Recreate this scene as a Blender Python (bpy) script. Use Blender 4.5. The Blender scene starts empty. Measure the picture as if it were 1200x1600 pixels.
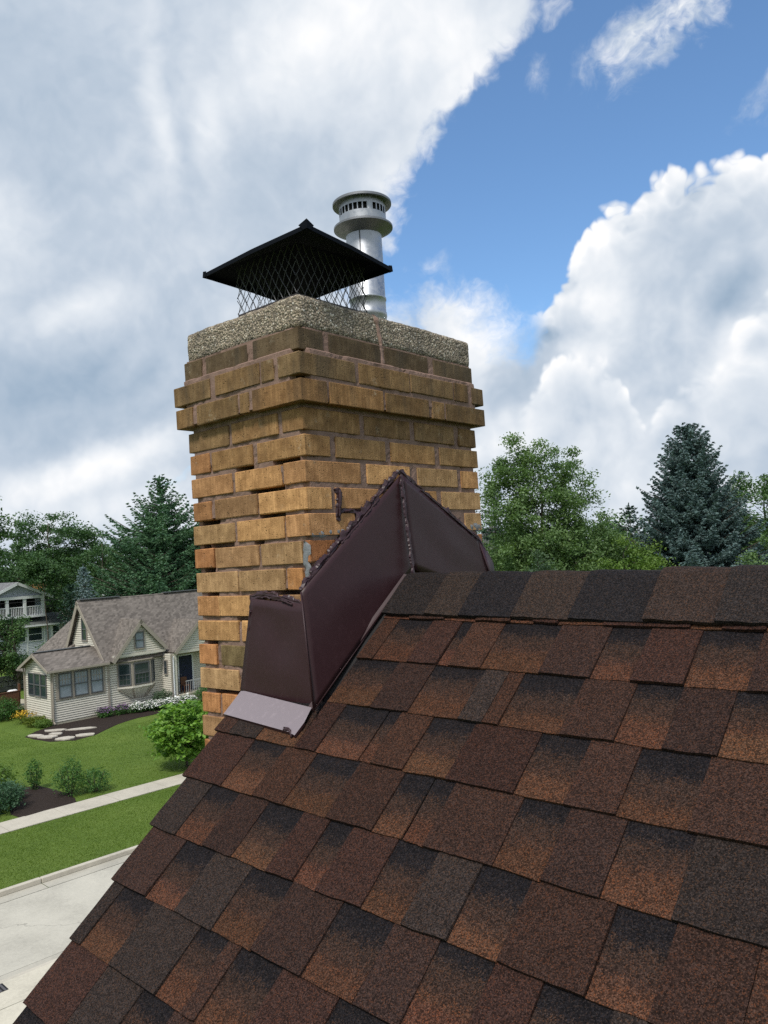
import bpy, math, random
import numpy as np
from mathutils import Vector, Matrix, noise as mnoise

SC = bpy.context.scene
COL = SC.collection
R_ = math.radians
rng = np.random.default_rng(7)
random.seed(7)
Z0 = -8.3294                      # ground level; the chimney's near corner at corbel height is the origin

# ------------------------------------------------------------------ camera
cam_d = bpy.data.cameras.new('camera')
cam = bpy.data.objects.new('camera', cam_d)
COL.objects.link(cam)
right = Vector((0.75684782, 0.65069603, -0.06144956))
up = Vector((0.0812026, -0.00032487, 0.99669756))
fwd = Vector((-0.64852718, 0.75933824, 0.0530841))
right.normalize(); fwd = (fwd - right * fwd.dot(right)).normalized(); up = right.cross(fwd)
mw = Matrix((right, up, -fwd)).transposed().to_4x4()
mw.translation = Vector((1.43920787, -1.39111254, -0.3293932))
cam.matrix_world = mw
cam_d.sensor_fit = 'HORIZONTAL'
cam_d.sensor_width = 36.0
cam_d.lens = 36.0 * 1242.426 / 1200.0
cam_d.clip_start = 0.05
cam_d.clip_end = 6000
SC.camera = cam

# ------------------------------------------------------------------ node helper
class G:
    def __init__(s, tree):
        s.t = tree
    def put(s, sock, v):
        if isinstance(v, bpy.types.NodeSocket): s.t.links.new(v, sock)
        elif v is not None:
            if hasattr(sock.default_value, '__len__') and not hasattr(v, '__len__'):
                v = (v,) * len(sock.default_value)
            elif hasattr(v, '__len__') and len(sock.default_value) == 4 and len(v) == 3:
                v = tuple(v) + (1.0,)
            sock.default_value = v
    def n(s, typ, ins=None, **pr):
        nd = s.t.nodes.new('ShaderNode' + typ)
        for k, v in pr.items(): setattr(nd, k, v)
        for k, v in (ins or {}).items(): s.put(nd.inputs[k], v)
        return nd
    def m(s, op, a, b=None, c=None, clamp=False):
        nd = s.t.nodes.new('ShaderNodeMath'); nd.operation = op; nd.use_clamp = clamp
        for i, v in enumerate((a, b, c)):
            if v is not None: s.put(nd.inputs[i], v)
        return nd.outputs[0]
    def vm(s, op, a, b=None, out=0):
        nd = s.t.nodes.new('ShaderNodeVectorMath'); nd.operation = op
        s.put(nd.inputs[0], a)
        if b is not None: s.put(nd.inputs['Scale' if op == 'SCALE' else 1], b)
        return nd.outputs[out]
    def mix(s, f, a, b, blend='MIX'):
        nd = s.t.nodes.new('ShaderNodeMix'); nd.data_type = 'RGBA'; nd.blend_type = blend
        s.put(nd.inputs[0], f); s.put(nd.inputs[6], a); s.put(nd.inputs[7], b)
        return nd.outputs[2]
    def mr(s, v, a, b, c=0.0, d=1.0, smooth=True):
        nd = s.t.nodes.new('ShaderNodeMapRange'); nd.interpolation_type = 'SMOOTHSTEP' if smooth else 'LINEAR'
        for i, x in enumerate((v, a, b, c, d)): s.put(nd.inputs[i], x)
        return nd.outputs[0]
    def ramp(s, f, stops, interp='LINEAR'):
        nd = s.t.nodes.new('ShaderNodeValToRGB'); cr = nd.color_ramp; cr.interpolation = interp
        while len(cr.elements) < len(stops): cr.elements.new(0.5)
        for e, (p, c) in zip(cr.elements, stops):
            e.position = p; e.color = tuple(c) + (1.0,) if len(c) == 3 else c
        s.put(nd.inputs[0], f)
        return nd.outputs[0]
    def noise(s, vec, scale, detail=4.0, rough=0.55, col=False, **pr):
        nd = s.n('TexNoise', {'Vector': vec, 'Scale': scale, 'Detail': detail, 'Roughness': rough}, **pr)
        return nd.outputs['Color' if col else 0]
    def vor(s, vec, scale, out='Distance', **pr):
        nd = s.n('TexVoronoi', {'Vector': vec, 'Scale': scale}, **pr)
        return nd.outputs[out]
    def curve(s, v, pts):
        nd = s.t.nodes.new('ShaderNodeFloatCurve'); c = nd.mapping.curves[0]
        while len(c.points) < len(pts): c.points.new(0.5, 0.5)
        for p, (x, y) in zip(c.points, pts): p.location = (x, y); p.handle_type = 'AUTO_CLAMPED'
        nd.mapping.use_clip = False; nd.mapping.update()
        s.put(nd.inputs['Value'], v)
        return nd.outputs[0]

# ------------------------------------------------------------------ sky and light
SUN_EL, SUN_AZ = R_(57), R_(-68)      # the direction towards the sun, measured from +X
SUN_DIR = Vector((math.cos(SUN_EL) * math.cos(SUN_AZ), math.cos(SUN_EL) * math.sin(SUN_AZ), math.sin(SUN_EL)))
CLOUD = 0.88
EXPOSURE = 0.35
YAW = 2.277648
def build_world():
    w = bpy.data.worlds.new('World'); SC.world = w; w.use_nodes = True
    t = w.node_tree
    for nd in list(t.nodes): t.nodes.remove(nd)
    g = G(t)
    sky = g.n('TexSky', sky_type='NISHITA', sun_disc=False, sun_elevation=SUN_EL,
              sun_rotation=math.pi / 2 - SUN_AZ, altitude=200.0, air_density=1.0, dust_density=0.6, ozone_density=2.2)
    d = g.n('TexCoord').outputs['Generated']
    fa = g.vm('DOT_PRODUCT', d, (math.cos(YAW), math.sin(YAW), 0), 1)
    ra = g.vm('DOT_PRODUCT', d, (math.sin(YAW), -math.cos(YAW), 0), 1)
    A = g.m('ARCTAN2', ra, fa)
    E = g.m('ARCSINE', g.n('SeparateXYZ', {0: d}).outputs[2])
    P = g.n('CombineXYZ', {0: A, 1: E, 2: 0.0}).outputs[0]
    big = g.noise(d, 5.0, 5.0, 0.55, True)
    bigv = g.vm('SUBTRACT', big, (0.5, 0.5, 0.5))
    fine = g.noise(d, 22.0, 6.0, 0.6)
    wisp = g.noise(g.vm('ADD', d, g.vm('SCALE', bigv, 0.25)), 11.0, 8.0, 0.62)
    Pw = g.vm('ADD', P, g.vm('SCALE', bigv, 0.13))
    Aw = g.n('SeparateXYZ', {0: Pw}).outputs[0]; Ew = g.n('SeparateXYZ', {0: Pw}).outputs[1]
    # billows: warped cell noise at three sizes gives cauliflower tops; its slope towards the sun gives relief
    def billow(vec):
        wv = g.vm('ADD', vec, g.vm('SCALE', bigv, 0.05)); tot = None
        for sc, am in ((8.0, 0.40), (17.0, 0.32), (36.0, 0.19), (75.0, 0.09)):
            n_ = g.m('MULTIPLY', g.m('ABSOLUTE', g.m('SUBTRACT', g.noise(wv, sc, 0.0), 0.5)), am * 4.0)
            tot = n_ if tot is None else g.m('ADD', tot, n_)
        return tot
    bil = billow(d)
    bil2 = billow(g.vm('ADD', d, (-0.012, -0.016, 0.020)))
    relief = g.m('SUBTRACT', bil, bil2)
    broad = g.m('SUBTRACT', g.noise(g.vm('ADD', d, g.vm('SCALE', bigv, 0.12)), 3.2, 3.0, 0.5), 0.5)
    # west bank: everything to one side of a ragged diagonal edge
    def cv(v, pts, ix0, ix1, oy0, oy1):
        o = g.curve(g.mr(v, ix0, ix1, smooth=False), [((x - ix0) / (ix1 - ix0), (y - oy0) / (oy1 - oy0)) for x, y in pts])
        return g.m('ADD', g.m('MULTIPLY', o, oy1 - oy0), oy0)
    B1 = cv(E, [(0.0, -0.33), (0.12, -0.2), (0.2, -0.1), (0.276, -0.015), (0.328, 0.012), (0.374, 0.027), (0.405, 0.05), (0.439, 0.067), (0.47, 0.102),
                (0.49, 0.135), (0.532, 0.163), (0.555, 0.2), (0.582, 0.243), (0.6, 0.252), (0.66, 0.27), (0.8, 0.4), (1.0, 0.8), (1.2, 1.5), (1.57, 3.0)], 0.0, 1.6, -3.3, 3.3)
    x1 = g.m('SUBTRACT', B1, A)
    e1 = g.m('ADD', x1, g.m('ADD', g.m('MULTIPLY', g.m('SUBTRACT', wisp, 0.5), 0.15), g.m('MULTIPLY', g.m('SUBTRACT', bil, 0.5), 0.05)))
    m1 = g.mr(e1, -0.012, 0.042)
    B2 = cv(A, [(-3.2, 1.3), (-1.6, 0.5), (-0.5, 0.15), (-0.1, 0.25), (-0.016, 0.314), (0.018, 0.335), (0.052, 0.34), (0.085, 0.352), (0.116, 0.333), (0.147, 0.313), (0.178, 0.293), (0.2, 0.27),
                (0.217, 0.29), (0.243, 0.303), (0.252, 0.34), (0.262, 0.372), (0.285, 0.387), (0.32, 0.389), (0.337, 0.384), (0.343, 0.402), (0.36, 0.418), (0.386, 0.426), (0.406, 0.414),
                (0.435, 0.42), (0.482, 0.413), (0.7, 0.38), (1.2, 0.5), (2.2, 0.9), (3.2, 1.3)], -3.2, 3.2, 0.0, 1.57)
    x2 = g.m('SUBTRACT', B2, E)
    soft = g.mr(A, 0.19, 0.225)                 # ragged to the west, crisp towers to the east
    disp_c = g.m('ADD', g.m('MULTIPLY', g.m('SUBTRACT', bil, 0.5), 0.060), g.m('MULTIPLY', g.m('SUBTRACT', fine, 0.5), 0.012))
    disp_s = g.m('ADD', g.m('MULTIPLY', g.m('SUBTRACT', wisp, 0.52), 0.22), g.m('MULTIPLY', g.m('SUBTRACT', fine, 0.5), 0.05))
    e2c = g.m('ADD', x2, disp_c); e2s = g.m('ADD', x2, disp_s)
    m2 = g.m('ADD', g.m('MULTIPLY', g.mr(e2c, 0.0, 0.012), soft), g.m('MULTIPLY', g.mr(e2s, -0.02, 0.07), g.m('SUBTRACT', 1.0, soft)))
    # blobs: soft ellipses in the sky's own azimuth/elevation, ragged by the warp
    def blob(c, r, rot=0.0, src=None):
        mp = g.n('Mapping', {'Vector': src or Pw, 'Location': (c[0], c[1], 0), 'Rotation': (0, 0, rot), 'Scale': (r[0], r[1], 1)}, vector_type='TEXTURE')
        return g.mr(g.vm('LENGTH', mp.outputs[0], out=1), 1.0, 0.0)
    def total(base, lst):
        s = base
        for k, c, r, rot in lst: s = g.m('ADD', s, g.m('MULTIPLY', blob(c, r, rot), k))
        return s
    wsc = g.m('SUBTRACT', wisp, 0.5)
    t1 = total(g.m('ADD', g.m('ADD', 0.60, g.m('MULTIPLY', broad, 0.26)), g.m('ADD', g.m('MULTIPLY', wsc, 0.19), g.m('MULTIPLY', relief, 0.16))), [
        (0.34, (-0.02, 0.60), (0.26, 0.16), 0.3), (0.34, (0.16, 0.54), (0.14, 0.12), 0.6), (0.22, (0.06, 0.43), (0.06, 0.12), -0.5), (0.22, (-0.26, 0.52), (0.03, 0.12), 0.1),
        (0.2, (-0.19, 0.50), (0.04, 0.07), -0.3), (-0.16, (-0.40, 0.50), (0.12, 0.2), 0), (-0.14, (-0.1, 0.44), (0.14, 0.12), 0),
        (-0.30, (-0.40, 0.20), (0.30, 0.10), -0.05), (-0.10, (-0.22, 0.27), (0.2, 0.07), -0.4), (0.2, (-0.36, 0.29), (0.09, 0.05), 0.3),
        (0.42, (-0.34, 0.125), (0.17, 0.038), 0.32), (0.16, (-0.30, 0.075), (0.3, 0.05), 0.1), (0.22, (-0.22, 0.215), (0.09, 0.02), 0.6), (0.14, (-0.44, 0.40), (0.07, 0.07), 0)])
    edge = g.mr(g.m('ADD', x2, g.m('MULTIPLY', g.m('SUBTRACT', bil, 0.5), 0.06)), 0.0, 0.075, 1.0, 0.0)
    t2 = total(g.m('ADD', g.m('ADD', 0.64, g.m('MULTIPLY', edge, 0.30)), g.m('ADD', g.m('MULTIPLY', wsc, 0.12), g.m('ADD', g.m('MULTIPLY', relief, g.m('ADD', 0.22, g.m('MULTIPLY', edge, 0.55))), g.m('MULTIPLY', broad, 0.34)))), [
        (-0.16, (0.40, 0.33), (0.12, 0.06), 0.3), (-0.38, (0.432, 0.272), (0.062, 0.04), 0.5), (-0.32, (0.180, 0.225), (0.11, 0.042), 0.75), (0.25, (0.115, 0.255), (0.06, 0.07), 0.5),
        (0.30, (0.272, 0.30), (0.05, 0.09), 0.1), (0.22, (0.25, 0.225), (0.05, 0.04), 0.0), (0.34, (0.455, 0.2), (0.075, 0.055), 0.35), (-0.12, (0.35, 0.2), (0.08, 0.07), 0),
        (0.2, (0.15, 0.14), (0.1, 0.05), 0.3), (0.12, (0.28, 0.12), (0.12, 0.05), 0), (-0.28, (0.47, 0.10), (0.12, 0.035), 0.1), (-0.12, (0.24, 0.165), (0.06, 0.02), 0.3), (0.12, (0.38, 0.07), (0.15, 0.04), 0)])
    # nearer cumulus heads standing in front of the big one, each with its own lit rim and greyer body
    def head(pts, amp, k_rim, body):
        B = cv(A, [(-3.2, -0.4)] + pts + [(3.2, -0.4)], -3.2, 3.2, -0.5, 1.0)
        xx = g.m('ADD', g.m('SUBTRACT', B, E), g.m('MULTIPLY', g.m('SUBTRACT', bil, 0.5), amp))
        rim = g.mr(xx, 0.0, 0.07, k_rim, 0.0)
        tone = g.m('ADD', g.m('ADD', body, rim), g.m('ADD', g.m('MULTIPLY', relief, g.m('ADD', 0.2, rim)), g.m('ADD', g.m('MULTIPLY', wsc, 0.12), g.m('MULTIPLY', broad, 0.3))))
        return g.mr(xx, 0.0, 0.016), tone
    for pts, amp, k_rim, body in (([(0.05, -0.1), (0.112, 0.105), (0.135, 0.145), (0.16, 0.165), (0.193, 0.192), (0.211, 0.217), (0.236, 0.24), (0.256, 0.246), (0.278, 0.234), (0.299, 0.214), (0.312, 0.18), (0.32, 0.14), (0.34, 0.09), (0.40, -0.1)], 0.062, 0.26, 0.66),
                                  ([(0.27, -0.1), (0.325, 0.118), (0.345, 0.152), (0.366, 0.186), (0.388, 0.197), (0.413, 0.202), (0.425, 0.222), (0.443, 0.236), (0.467, 0.244), (0.506, 0.25), (0.7, 0.24), (1.1, 0.1)], 0.055, 0.30, 0.60)):
        hm, ht = head(pts, amp, k_rim, body)
        fade = g.m('MULTIPLY', hm, g.mr(g.m('ADD', E, g.m('MULTIPLY', g.m('SUBTRACT', bil, 0.5), 0.08)), 0.10, 0.215, 0.0, 1.0))
        t2 = g.m('ADD', g.m('MULTIPLY', t2, g.m('SUBTRACT', 1.0, fade)), g.m('MULTIPLY', ht, fade))
    tt = g.m('ADD', g.m('MULTIPLY', t1, m1), g.m('MULTIPLY', t2, g.m('SUBTRACT', 1.0, m1)))
    # small torn clouds in the gap
    def torn(c, r, rot, k):
        return g.m('MULTIPLY', g.mr(g.m('ADD', g.m('MULTIPLY', blob(c, r, rot), 0.8), g.m('ADD', g.m('MULTIPLY', wsc, 2.2), g.m('MULTIPLY', g.m('SUBTRACT', fine, 0.5), 0.5))), 0.35, 1.15), g.m('MULTIPLY', blob(c, (r[0] * 1.3, r[1] * 1.3), rot), k * 1.6))
    m3 = g.m('MAXIMUM', torn((0.40, 0.555), (0.16, 0.065), 0.35, 0.9), g.m('MAXIMUM', torn((0.235, 0.530), (0.05, 0.045), 0.7, 0.38), torn((0.47, 0.46), (0.09, 0.06), 0.5, 0.5)))
    mask = g.m('MAXIMUM', g.m('MAXIMUM', m1, m2), m3)
    tt = g.m('MAXIMUM', tt, g.m('MULTIPLY', m3, 0.72))
    low = g.mr(E, 0.0, 0.16, 0.75, 0.0)
    mask = g.m('MAXIMUM', mask, low)
    col = g.ramp(tt, [(0.0, (0.15, 0.245, 0.365)), (0.3, (0.33, 0.425, 0.54)), (0.55, (0.485, 0.56, 0.655)), (0.8, (0.70, 0.745, 0.80)), (1.0, (0.90, 0.905, 0.915))])
    bg1 = g.n('Background', {'Color': g.mix(1.0, sky.outputs[0], (0.80, 0.97, 1.06), 'MULTIPLY'), 'Strength': 0.14})
    bg2 = g.n('Background', {'Color': col, 'Strength': CLOUD})
    mx = g.n('MixShader', {0: mask, 1: bg1.outputs[0], 2: bg2.outputs[0]})
    g.n('OutputWorld', {'Surface': mx.outputs[0]})
build_world()

sun_d = bpy.data.lights.new('sun', 'SUN'); sun_d.energy = 2.6; sun_d.angle = R_(10); sun_d.color = (1.0, 0.95, 0.88)
sun = bpy.data.objects.new('sun', sun_d); COL.objects.link(sun)
sun.rotation_euler = SUN_DIR.to_track_quat('Z', 'Y').to_euler()

SC.view_settings.view_transform = 'Standard'; SC.view_settings.look = 'None'
SC.view_settings.exposure = EXPOSURE; SC.view_settings.gamma = 1.0; SC.view_settings.use_curve_mapping = False
cy = SC.cycles
cy.max_bounces = 6; cy.diffuse_bounces = 3; cy.glossy_bounces = 3; cy.transmission_bounces = 4; cy.transparent_max_bounces = 8
cy.use_denoising = False; cy.sample_clamp_indirect = 6.0

# ------------------------------------------------------------------ mesh helpers
class MB:
    def __init__(s): s.v = []; s.f = []; s.mi = []; s.uv = {}
    def add(s, vs, fs, mi=0, M=None):
        o = len(s.v)
        for p in vs: s.v.append(tuple(M @ Vector(p)) if M is not None else tuple(p))
        for f in fs: s.f.append(tuple(i + o for i in f)); s.mi.append(mi)
        return o
    def box(s, lo, hi, mi=0, M=None):
        x0, y0, z0 = lo; x1, y1, z1 = hi
        s.add([(x0, y0, z0), (x1, y0, z0), (x1, y1, z0), (x0, y1, z0), (x0, y0, z1), (x1, y0, z1), (x1, y1, z1), (x0, y1, z1)],
              [(0, 3, 2, 1), (4, 5, 6, 7), (0, 1, 5, 4), (1, 2, 6, 5), (2, 3, 7, 6), (3, 0, 4, 7)], mi, M)
    def prism(s, poly, off, mi=0, M=None):          # polygon extruded by the vector off
        n = len(poly); off = Vector(off)
        vs = [tuple(p) for p in poly] + [tuple(Vector(p) + off) for p in poly]
        s.add(vs, [tuple(range(n))[::-1], tuple(range(n, 2 * n))] + [(i, (i + 1) % n, n + (i + 1) % n, n + i) for i in range(n)], mi, M)
    def tube(s, pts, rad, seg=8, mi=0, cap=True, M=None):
        pts = [Vector(p) for p in pts]; n = len(pts)
        if not hasattr(rad, '__len__'): rad = [rad] * n
        rings = []
        prev = None
        for i, p in enumerate(pts):
            d = (pts[min(i + 1, n - 1)] - pts[max(i - 1, 0)])
            d = d.normalized() if d.length > 1e-9 else Vector((0, 0, 1))
            a = prev if prev is not None else (Vector((1, 0, 0)) if abs(d.x) < 0.8 else Vector((0, 1, 0)))
            a = (a - d * a.dot(d)).normalized(); prev = a; b = d.cross(a)
            rings.append([p + (a * math.cos(2 * math.pi * k / seg) + b * math.sin(2 * math.pi * k / seg)) * rad[i] for k in range(seg)])
        vs = [tuple(q) for r in rings for q in r]
        fs = [(i * seg + k, i * seg + (k + 1) % seg, (i + 1) * seg + (k + 1) % seg, (i + 1) * seg + k) for i in range(n - 1) for k in range(seg)]
        if cap: fs += [tuple(range(seg))[::-1], tuple((n - 1) * seg + k for k in range(seg))]
        s.add(vs, fs, mi, M)
    def lathe(s, prof, c, seg=40, mi=0, sharp=False):
        if sharp:                                   # one ring per face strip keeps the turned edges crisp
            for i in range(len(prof) - 1): s.lathe(prof[i:i + 2], c, seg, mi)
            return
        vs = [(c[0] + r * math.cos(2 * math.pi * k / seg), c[1] + r * math.sin(2 * math.pi * k / seg), c[2] + z) for r, z in prof for k in range(seg)]
        n = len(prof)
        s.add(vs, [(i * seg + k, i * seg + (k + 1) % seg, (i + 1) * seg + (k + 1) % seg, (i + 1) * seg + k) for i in range(n - 1) for k in range(seg)], mi)
    def build(s, name, mats, parent=None, smooth=False, uv=None):
        me = bpy.data.meshes.new(name)
        me.from_pydata(s.v, [], s.f)
        mats = mats if isinstance(mats, (list, tuple)) else [mats]
        for m in mats: me.materials.append(m)
        if len(mats) > 1: me.polygons.foreach_set('material_index', s.mi)
        if smooth: me.polygons.foreach_set('use_smooth', [True] * len(me.polygons))
        me.update()
        return link(name, me, parent)

def link(name, me, parent=None):
    o = bpy.data.objects.new(name, me); COL.objects.link(o)
    if parent is not None:
        o.parent = parent
        if parent.get('_world') is not None and not parent.get('_local'):
            o.matrix_parent_inverse = Matrix.Translation(-Vector(parent['_world']))
    return o
def tag(o, label=None, cat=None, group=None, kind=None):
    if label: o['label'] = label
    if cat: o['category'] = cat
    if group: o['group'] = group
    if kind: o['kind'] = kind
    return o
def thing(name, label, cat, loc=(0, 0, 0), rz=0.0, group=None, local=False):
    o = bpy.data.objects.new(name, None); COL.objects.link(o)
    o.location = loc; o.rotation_euler = (0, 0, rz); o.empty_display_size = 0.2
    o['_world'] = list(loc)
    if local: o['_local'] = 1
    return tag(o, label, cat, group)
def arr_mesh(name, V, F, mat, parent=None, smooth=False):
    """mesh from numpy arrays; F is (n,3) or (n,4)"""
    V = np.asarray(V, np.float32); F = np.asarray(F, np.int32); k = F.shape[1]
    me = bpy.data.meshes.new(name)
    me.vertices.add(len(V)); me.vertices.foreach_set('co', V.ravel())
    me.loops.add(F.size); me.loops.foreach_set('vertex_index', F.ravel())
    me.polygons.add(len(F)); me.polygons.foreach_set('loop_start', np.arange(0, F.size, k, dtype=np.int32))
    if smooth: me.polygons.foreach_set('use_smooth', np.ones(len(F), bool))
    for m in (mat if isinstance(mat, (list, tuple)) else [mat]): me.materials.append(m)
    me.update(calc_edges=True); me.validate()
    return link(name, me, parent)
def fbm(p, s, seed=0.0): return mnoise.fractal(Vector((p[0] * s + seed, p[1] * s - seed, p[2] * s + 2 * seed)), 0.8, 2.0, 3)

# ------------------------------------------------------------------ materials
def srgb(r, g, b, k=1.0):
    f = lambda c: ((c / 255 + 0.055) / 1.055) ** 2.4 if c / 255 > 0.04045 else c / 255 / 12.92
    return (min(f(r) * k, 1), min(f(g) * k, 1), min(f(b) * k, 1))
def new_mat(name):
    m = bpy.data.materials.new(name); m.use_nodes = True
    t = m.node_tree
    for nd in list(t.nodes): t.nodes.remove(nd)
    return m, G(t)
def finish(g, color, rough=0.85, bump=None, bs=0.5, bd=0.01, metal=0.0, spec=0.4, normal=None):
    ins = {'Base Color': color, 'Roughness': rough, 'Metallic': metal, 'Specular IOR Level': spec}
    b = g.n('BsdfPrincipled', ins)
    if bump is not None:
        bp = g.n('Bump', {'Height': bump, 'Strength': bs, 'Distance': bd}); g.put(b.inputs['Normal'], bp.outputs[0])
    g.n('OutputMaterial', {'Surface': b.outputs[0]})
    return b
def pos(g): return g.n('NewGeometry').outputs['Position']
def simple(name, c, var=0.25, scale=6.0, rough=0.8, bs=0.3, bd=0.01, metal=0.0, spec=0.4, detail=6.0, fine=None):
    """one colour broken up by two sizes of noise, with a matching fine relief"""
    m, g = new_mat(name); p = pos(g)
    n1 = g.noise(p, scale, detail, 0.6); n2 = g.noise(p, fine or scale * 9, 3.0, 0.6)
    f = g.m('ADD', g.m('MULTIPLY', n1, 0.65), g.m('MULTIPLY', n2, 0.35))
    lo = tuple(x * (1 - var) for x in c); hi = tuple(min(1, x * (1 + var)) for x in c)
    col = g.ramp(f, [(0.3, lo), (0.7, hi)])
    finish(g, col, rough, f, bs, bd, metal, spec)
    return m

def mat_brick():
    m, g = new_mat('tan brick'); p = pos(g)
    oi = g.n('ObjectInfo'); base = oi.outputs['Color']
    pv = g.vm('ADD', p, g.vm('SCALE', oi.outputs['Location'], 1.0))
    s = g.n('SeparateXYZ', {0: p})
    # vertical wire-cut combing: noise stretched along z
    comb = g.noise(g.vm('MULTIPLY', p, (1.0, 1.0, 0.09)), 170.0, 4.0, 0.65)
    mott = g.noise(p, 26.0, 6.0, 0.62); grit = g.noise(p, 260.0, 3.0, 0.7)
    c = g.mix(g.mr(mott, 0.3, 0.72), g.mix(1.0, base, (0.66, 0.61, 0.54), 'MULTIPLY'), g.mix(1.0, base, (1.28, 1.26, 1.2), 'MULTIPLY'))
    c = g.mix(g.m('MULTIPLY', g.mr(comb, 0.35, 0.7, 1.0, 0.0), 0.5), c, g.mix(1.0, base, (0.5, 0.45, 0.38), 'MULTIPLY'))
    spots = g.mr(g.vor(p, 120.0), 0.05, 0.30, 1.0, 0.0)
    spm = g.m('MULTIPLY', spots, g.mr(g.noise(p, 40.0, 3.0), 0.44, 0.62))
    c = g.mix(g.m('MULTIPLY', spm, 0.8), c, (0.03, 0.022, 0.016))
    # lime bloom and soot washed down from the crown, both with outlines of their own
    bloom = g.m('MULTIPLY', g.mr(g.noise(p, 17.0, 5.0, 0.65), 0.60, 0.74), g.mr(grit, 0.4, 0.65))
    c = g.mix(g.m('MULTIPLY', bloom, 0.5), c, (0.52, 0.47, 0.36))
    run = g.noise(g.vm('MULTIPLY', p, (1.0, 1.0, 0.16)), 16.0, 5.0, 0.6)
    soot = g.m('MULTIPLY', g.mr(run, 0.44, 0.68), g.mr(s.outputs[2], -0.16, 0.22))
    c = g.mix(g.m('MULTIPLY', soot, 0.55), c, (0.05, 0.043, 0.033))
    h = g.m('ADD', g.m('MULTIPLY', comb, 0.7), g.m('ADD', g.m('MULTIPLY', grit, 0.5), g.m('MULTIPLY', spm, -0.6)))
    finish(g, c, 0.92, h, 0.75, 0.004, 0, 0.2)
    return m
def mat_granule(name, mode):
    """asphalt shingle granules: about 2 mm cells of several colours. mode 'plain' takes the object's colour, 'blend' runs from the
    charcoal shadow band through brown to the orange lower band printed on the shingle (uv.y = 0 at the top of the exposure)"""
    m, g = new_mat(name); p = pos(g)
    cells = g.n('TexVoronoi', {'Vector': p, 'Scale': 540.0})
    rnd = g.n('SeparateColor', {0: cells.outputs['Color']})
    big = g.noise(p, 38.0, 4.0, 0.6); mid = g.noise(p, 150.0, 2.0, 0.6)
    oi = g.n('ObjectInfo').outputs['Color']
    if mode == 'blend':
        uv = g.n('SeparateXYZ', {0: g.n('UVMap').outputs[0]})
        rdm = g.n('ObjectInfo').outputs['Random']
        t = g.m('ADD', g.m('ADD', uv.outputs[1], g.m('MULTIPLY', g.m('SUBTRACT', rdm, 0.5), 0.22)), g.m('ADD', g.m('MULTIPLY', g.m('SUBTRACT', big, 0.5), 0.34), g.m('ADD', g.m('MULTIPLY', g.m('SUBTRACT', rnd.outputs[1], 0.5), 0.16), g.m('MULTIPLY', g.m('SUBTRACT', mid, 0.5), 0.2))))
        base = g.ramp(t, [(0.0, (0.0145, 0.0130, 0.0155)), (0.25, (0.0175, 0.0148, 0.0165)), (0.33, (0.041, 0.0265, 0.0215)), (0.60, (0.050, 0.029, 0.0225)), (0.71, (0.078, 0.0385, 0.0245)), (1.0, (0.087, 0.042, 0.026))])
        base = g.mix(g.m('MULTIPLY', g.mr(uv.outputs[1], 0.6, 0.7), 1.0), base, g.mix(1.0, base, oi, 'MULTIPLY'))
    else:
        base = oi
    v = g.m('MULTIPLY', g.ramp(rnd.outputs[0], [(0.0, (0.36,) * 3), (0.35, (0.72,) * 3), (0.75, (1.22,) * 3), (1.0, (2.1,) * 3)]), g.m('ADD', 0.72, g.m('MULTIPLY', big, 0.56)))
    c = g.mix(1.0, base, v, 'MULTIPLY')
    c = g.mix(g.m('MULTIPLY', g.m('GREATER_THAN', rnd.outputs[2], 0.86), 0.75), c, g.mix(1.0, base, (2.6, 1.9, 1.35), 'MULTIPLY'))
    c = g.mix(g.m('MULTIPLY', g.m('GREATER_THAN', rnd.outputs[1], 0.955), 0.55), c, g.mix(0.25, g.mix(1.0, base, (2.2, 2.0, 1.8), 'MULTIPLY'), (0.14, 0.12, 0.105)))
    h = g.m('ADD', g.m('MULTIPLY', cells.outputs['Distance'], -1.0), g.m('MULTIPLY', rnd.outputs[0], 0.6))
    finish(g, c, 0.95, h, 0.9, 0.0030, 0, 0.12)
    return m
def mat_concrete_aggregate():
    m, g = new_mat('exposed aggregate'); p = pos(g)
    v = g.n('TexVoronoi', {'Vector': p, 'Scale': 170.0}); r = g.n('SeparateColor', {0: v.outputs['Color']})
    c = g.ramp(r.outputs[0], [(0.0, (0.16, 0.132, 0.098)), (0.3, (0.27, 0.22, 0.155)), (0.6, (0.42, 0.35, 0.26)), (0.88, (0.52, 0.45, 0.34)), (1.0, (0.66, 0.62, 0.54))])
    c = g.mix(g.mr(v.outputs['Distance'], 0.35, 0.75), c, (0.17, 0.145, 0.115))
    big = g.noise(p, 9.0, 5.0, 0.6)
    c = g.mix(g.m('MULTIPLY', g.mr(big, 0.48, 0.7), 0.55), c, (0.07, 0.068, 0.06))
    finish(g, c, 0.9, g.m('SUBTRACT', 1.0, v.outputs['Distance']), 0.9, 0.005, 0, 0.25)
    return m
def mat_pebble():
    m, g = new_mat('pebble'); r = g.n('NewGeometry').outputs['Random Per Island']; p = pos(g)
    c = g.ramp(r, [(0.0, (0.15, 0.122, 0.09)), (0.2, (0.235, 0.19, 0.138)), (0.5, (0.30, 0.25, 0.19)), (0.75, (0.335, 0.275, 0.205)), (0.93, (0.40, 0.35, 0.275)), (1.0, (0.54, 0.50, 0.42))])
    big = g.noise(p, 9.0, 5.0, 0.6)
    c = g.mix(g.m('MULTIPLY', g.mr(g.noise(p, 7.0, 6.0, 0.68), 0.47, 0.66), 0.6), c, (0.085, 0.075, 0.06))
    finish(g, c, 0.75, None)
    return m
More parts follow.
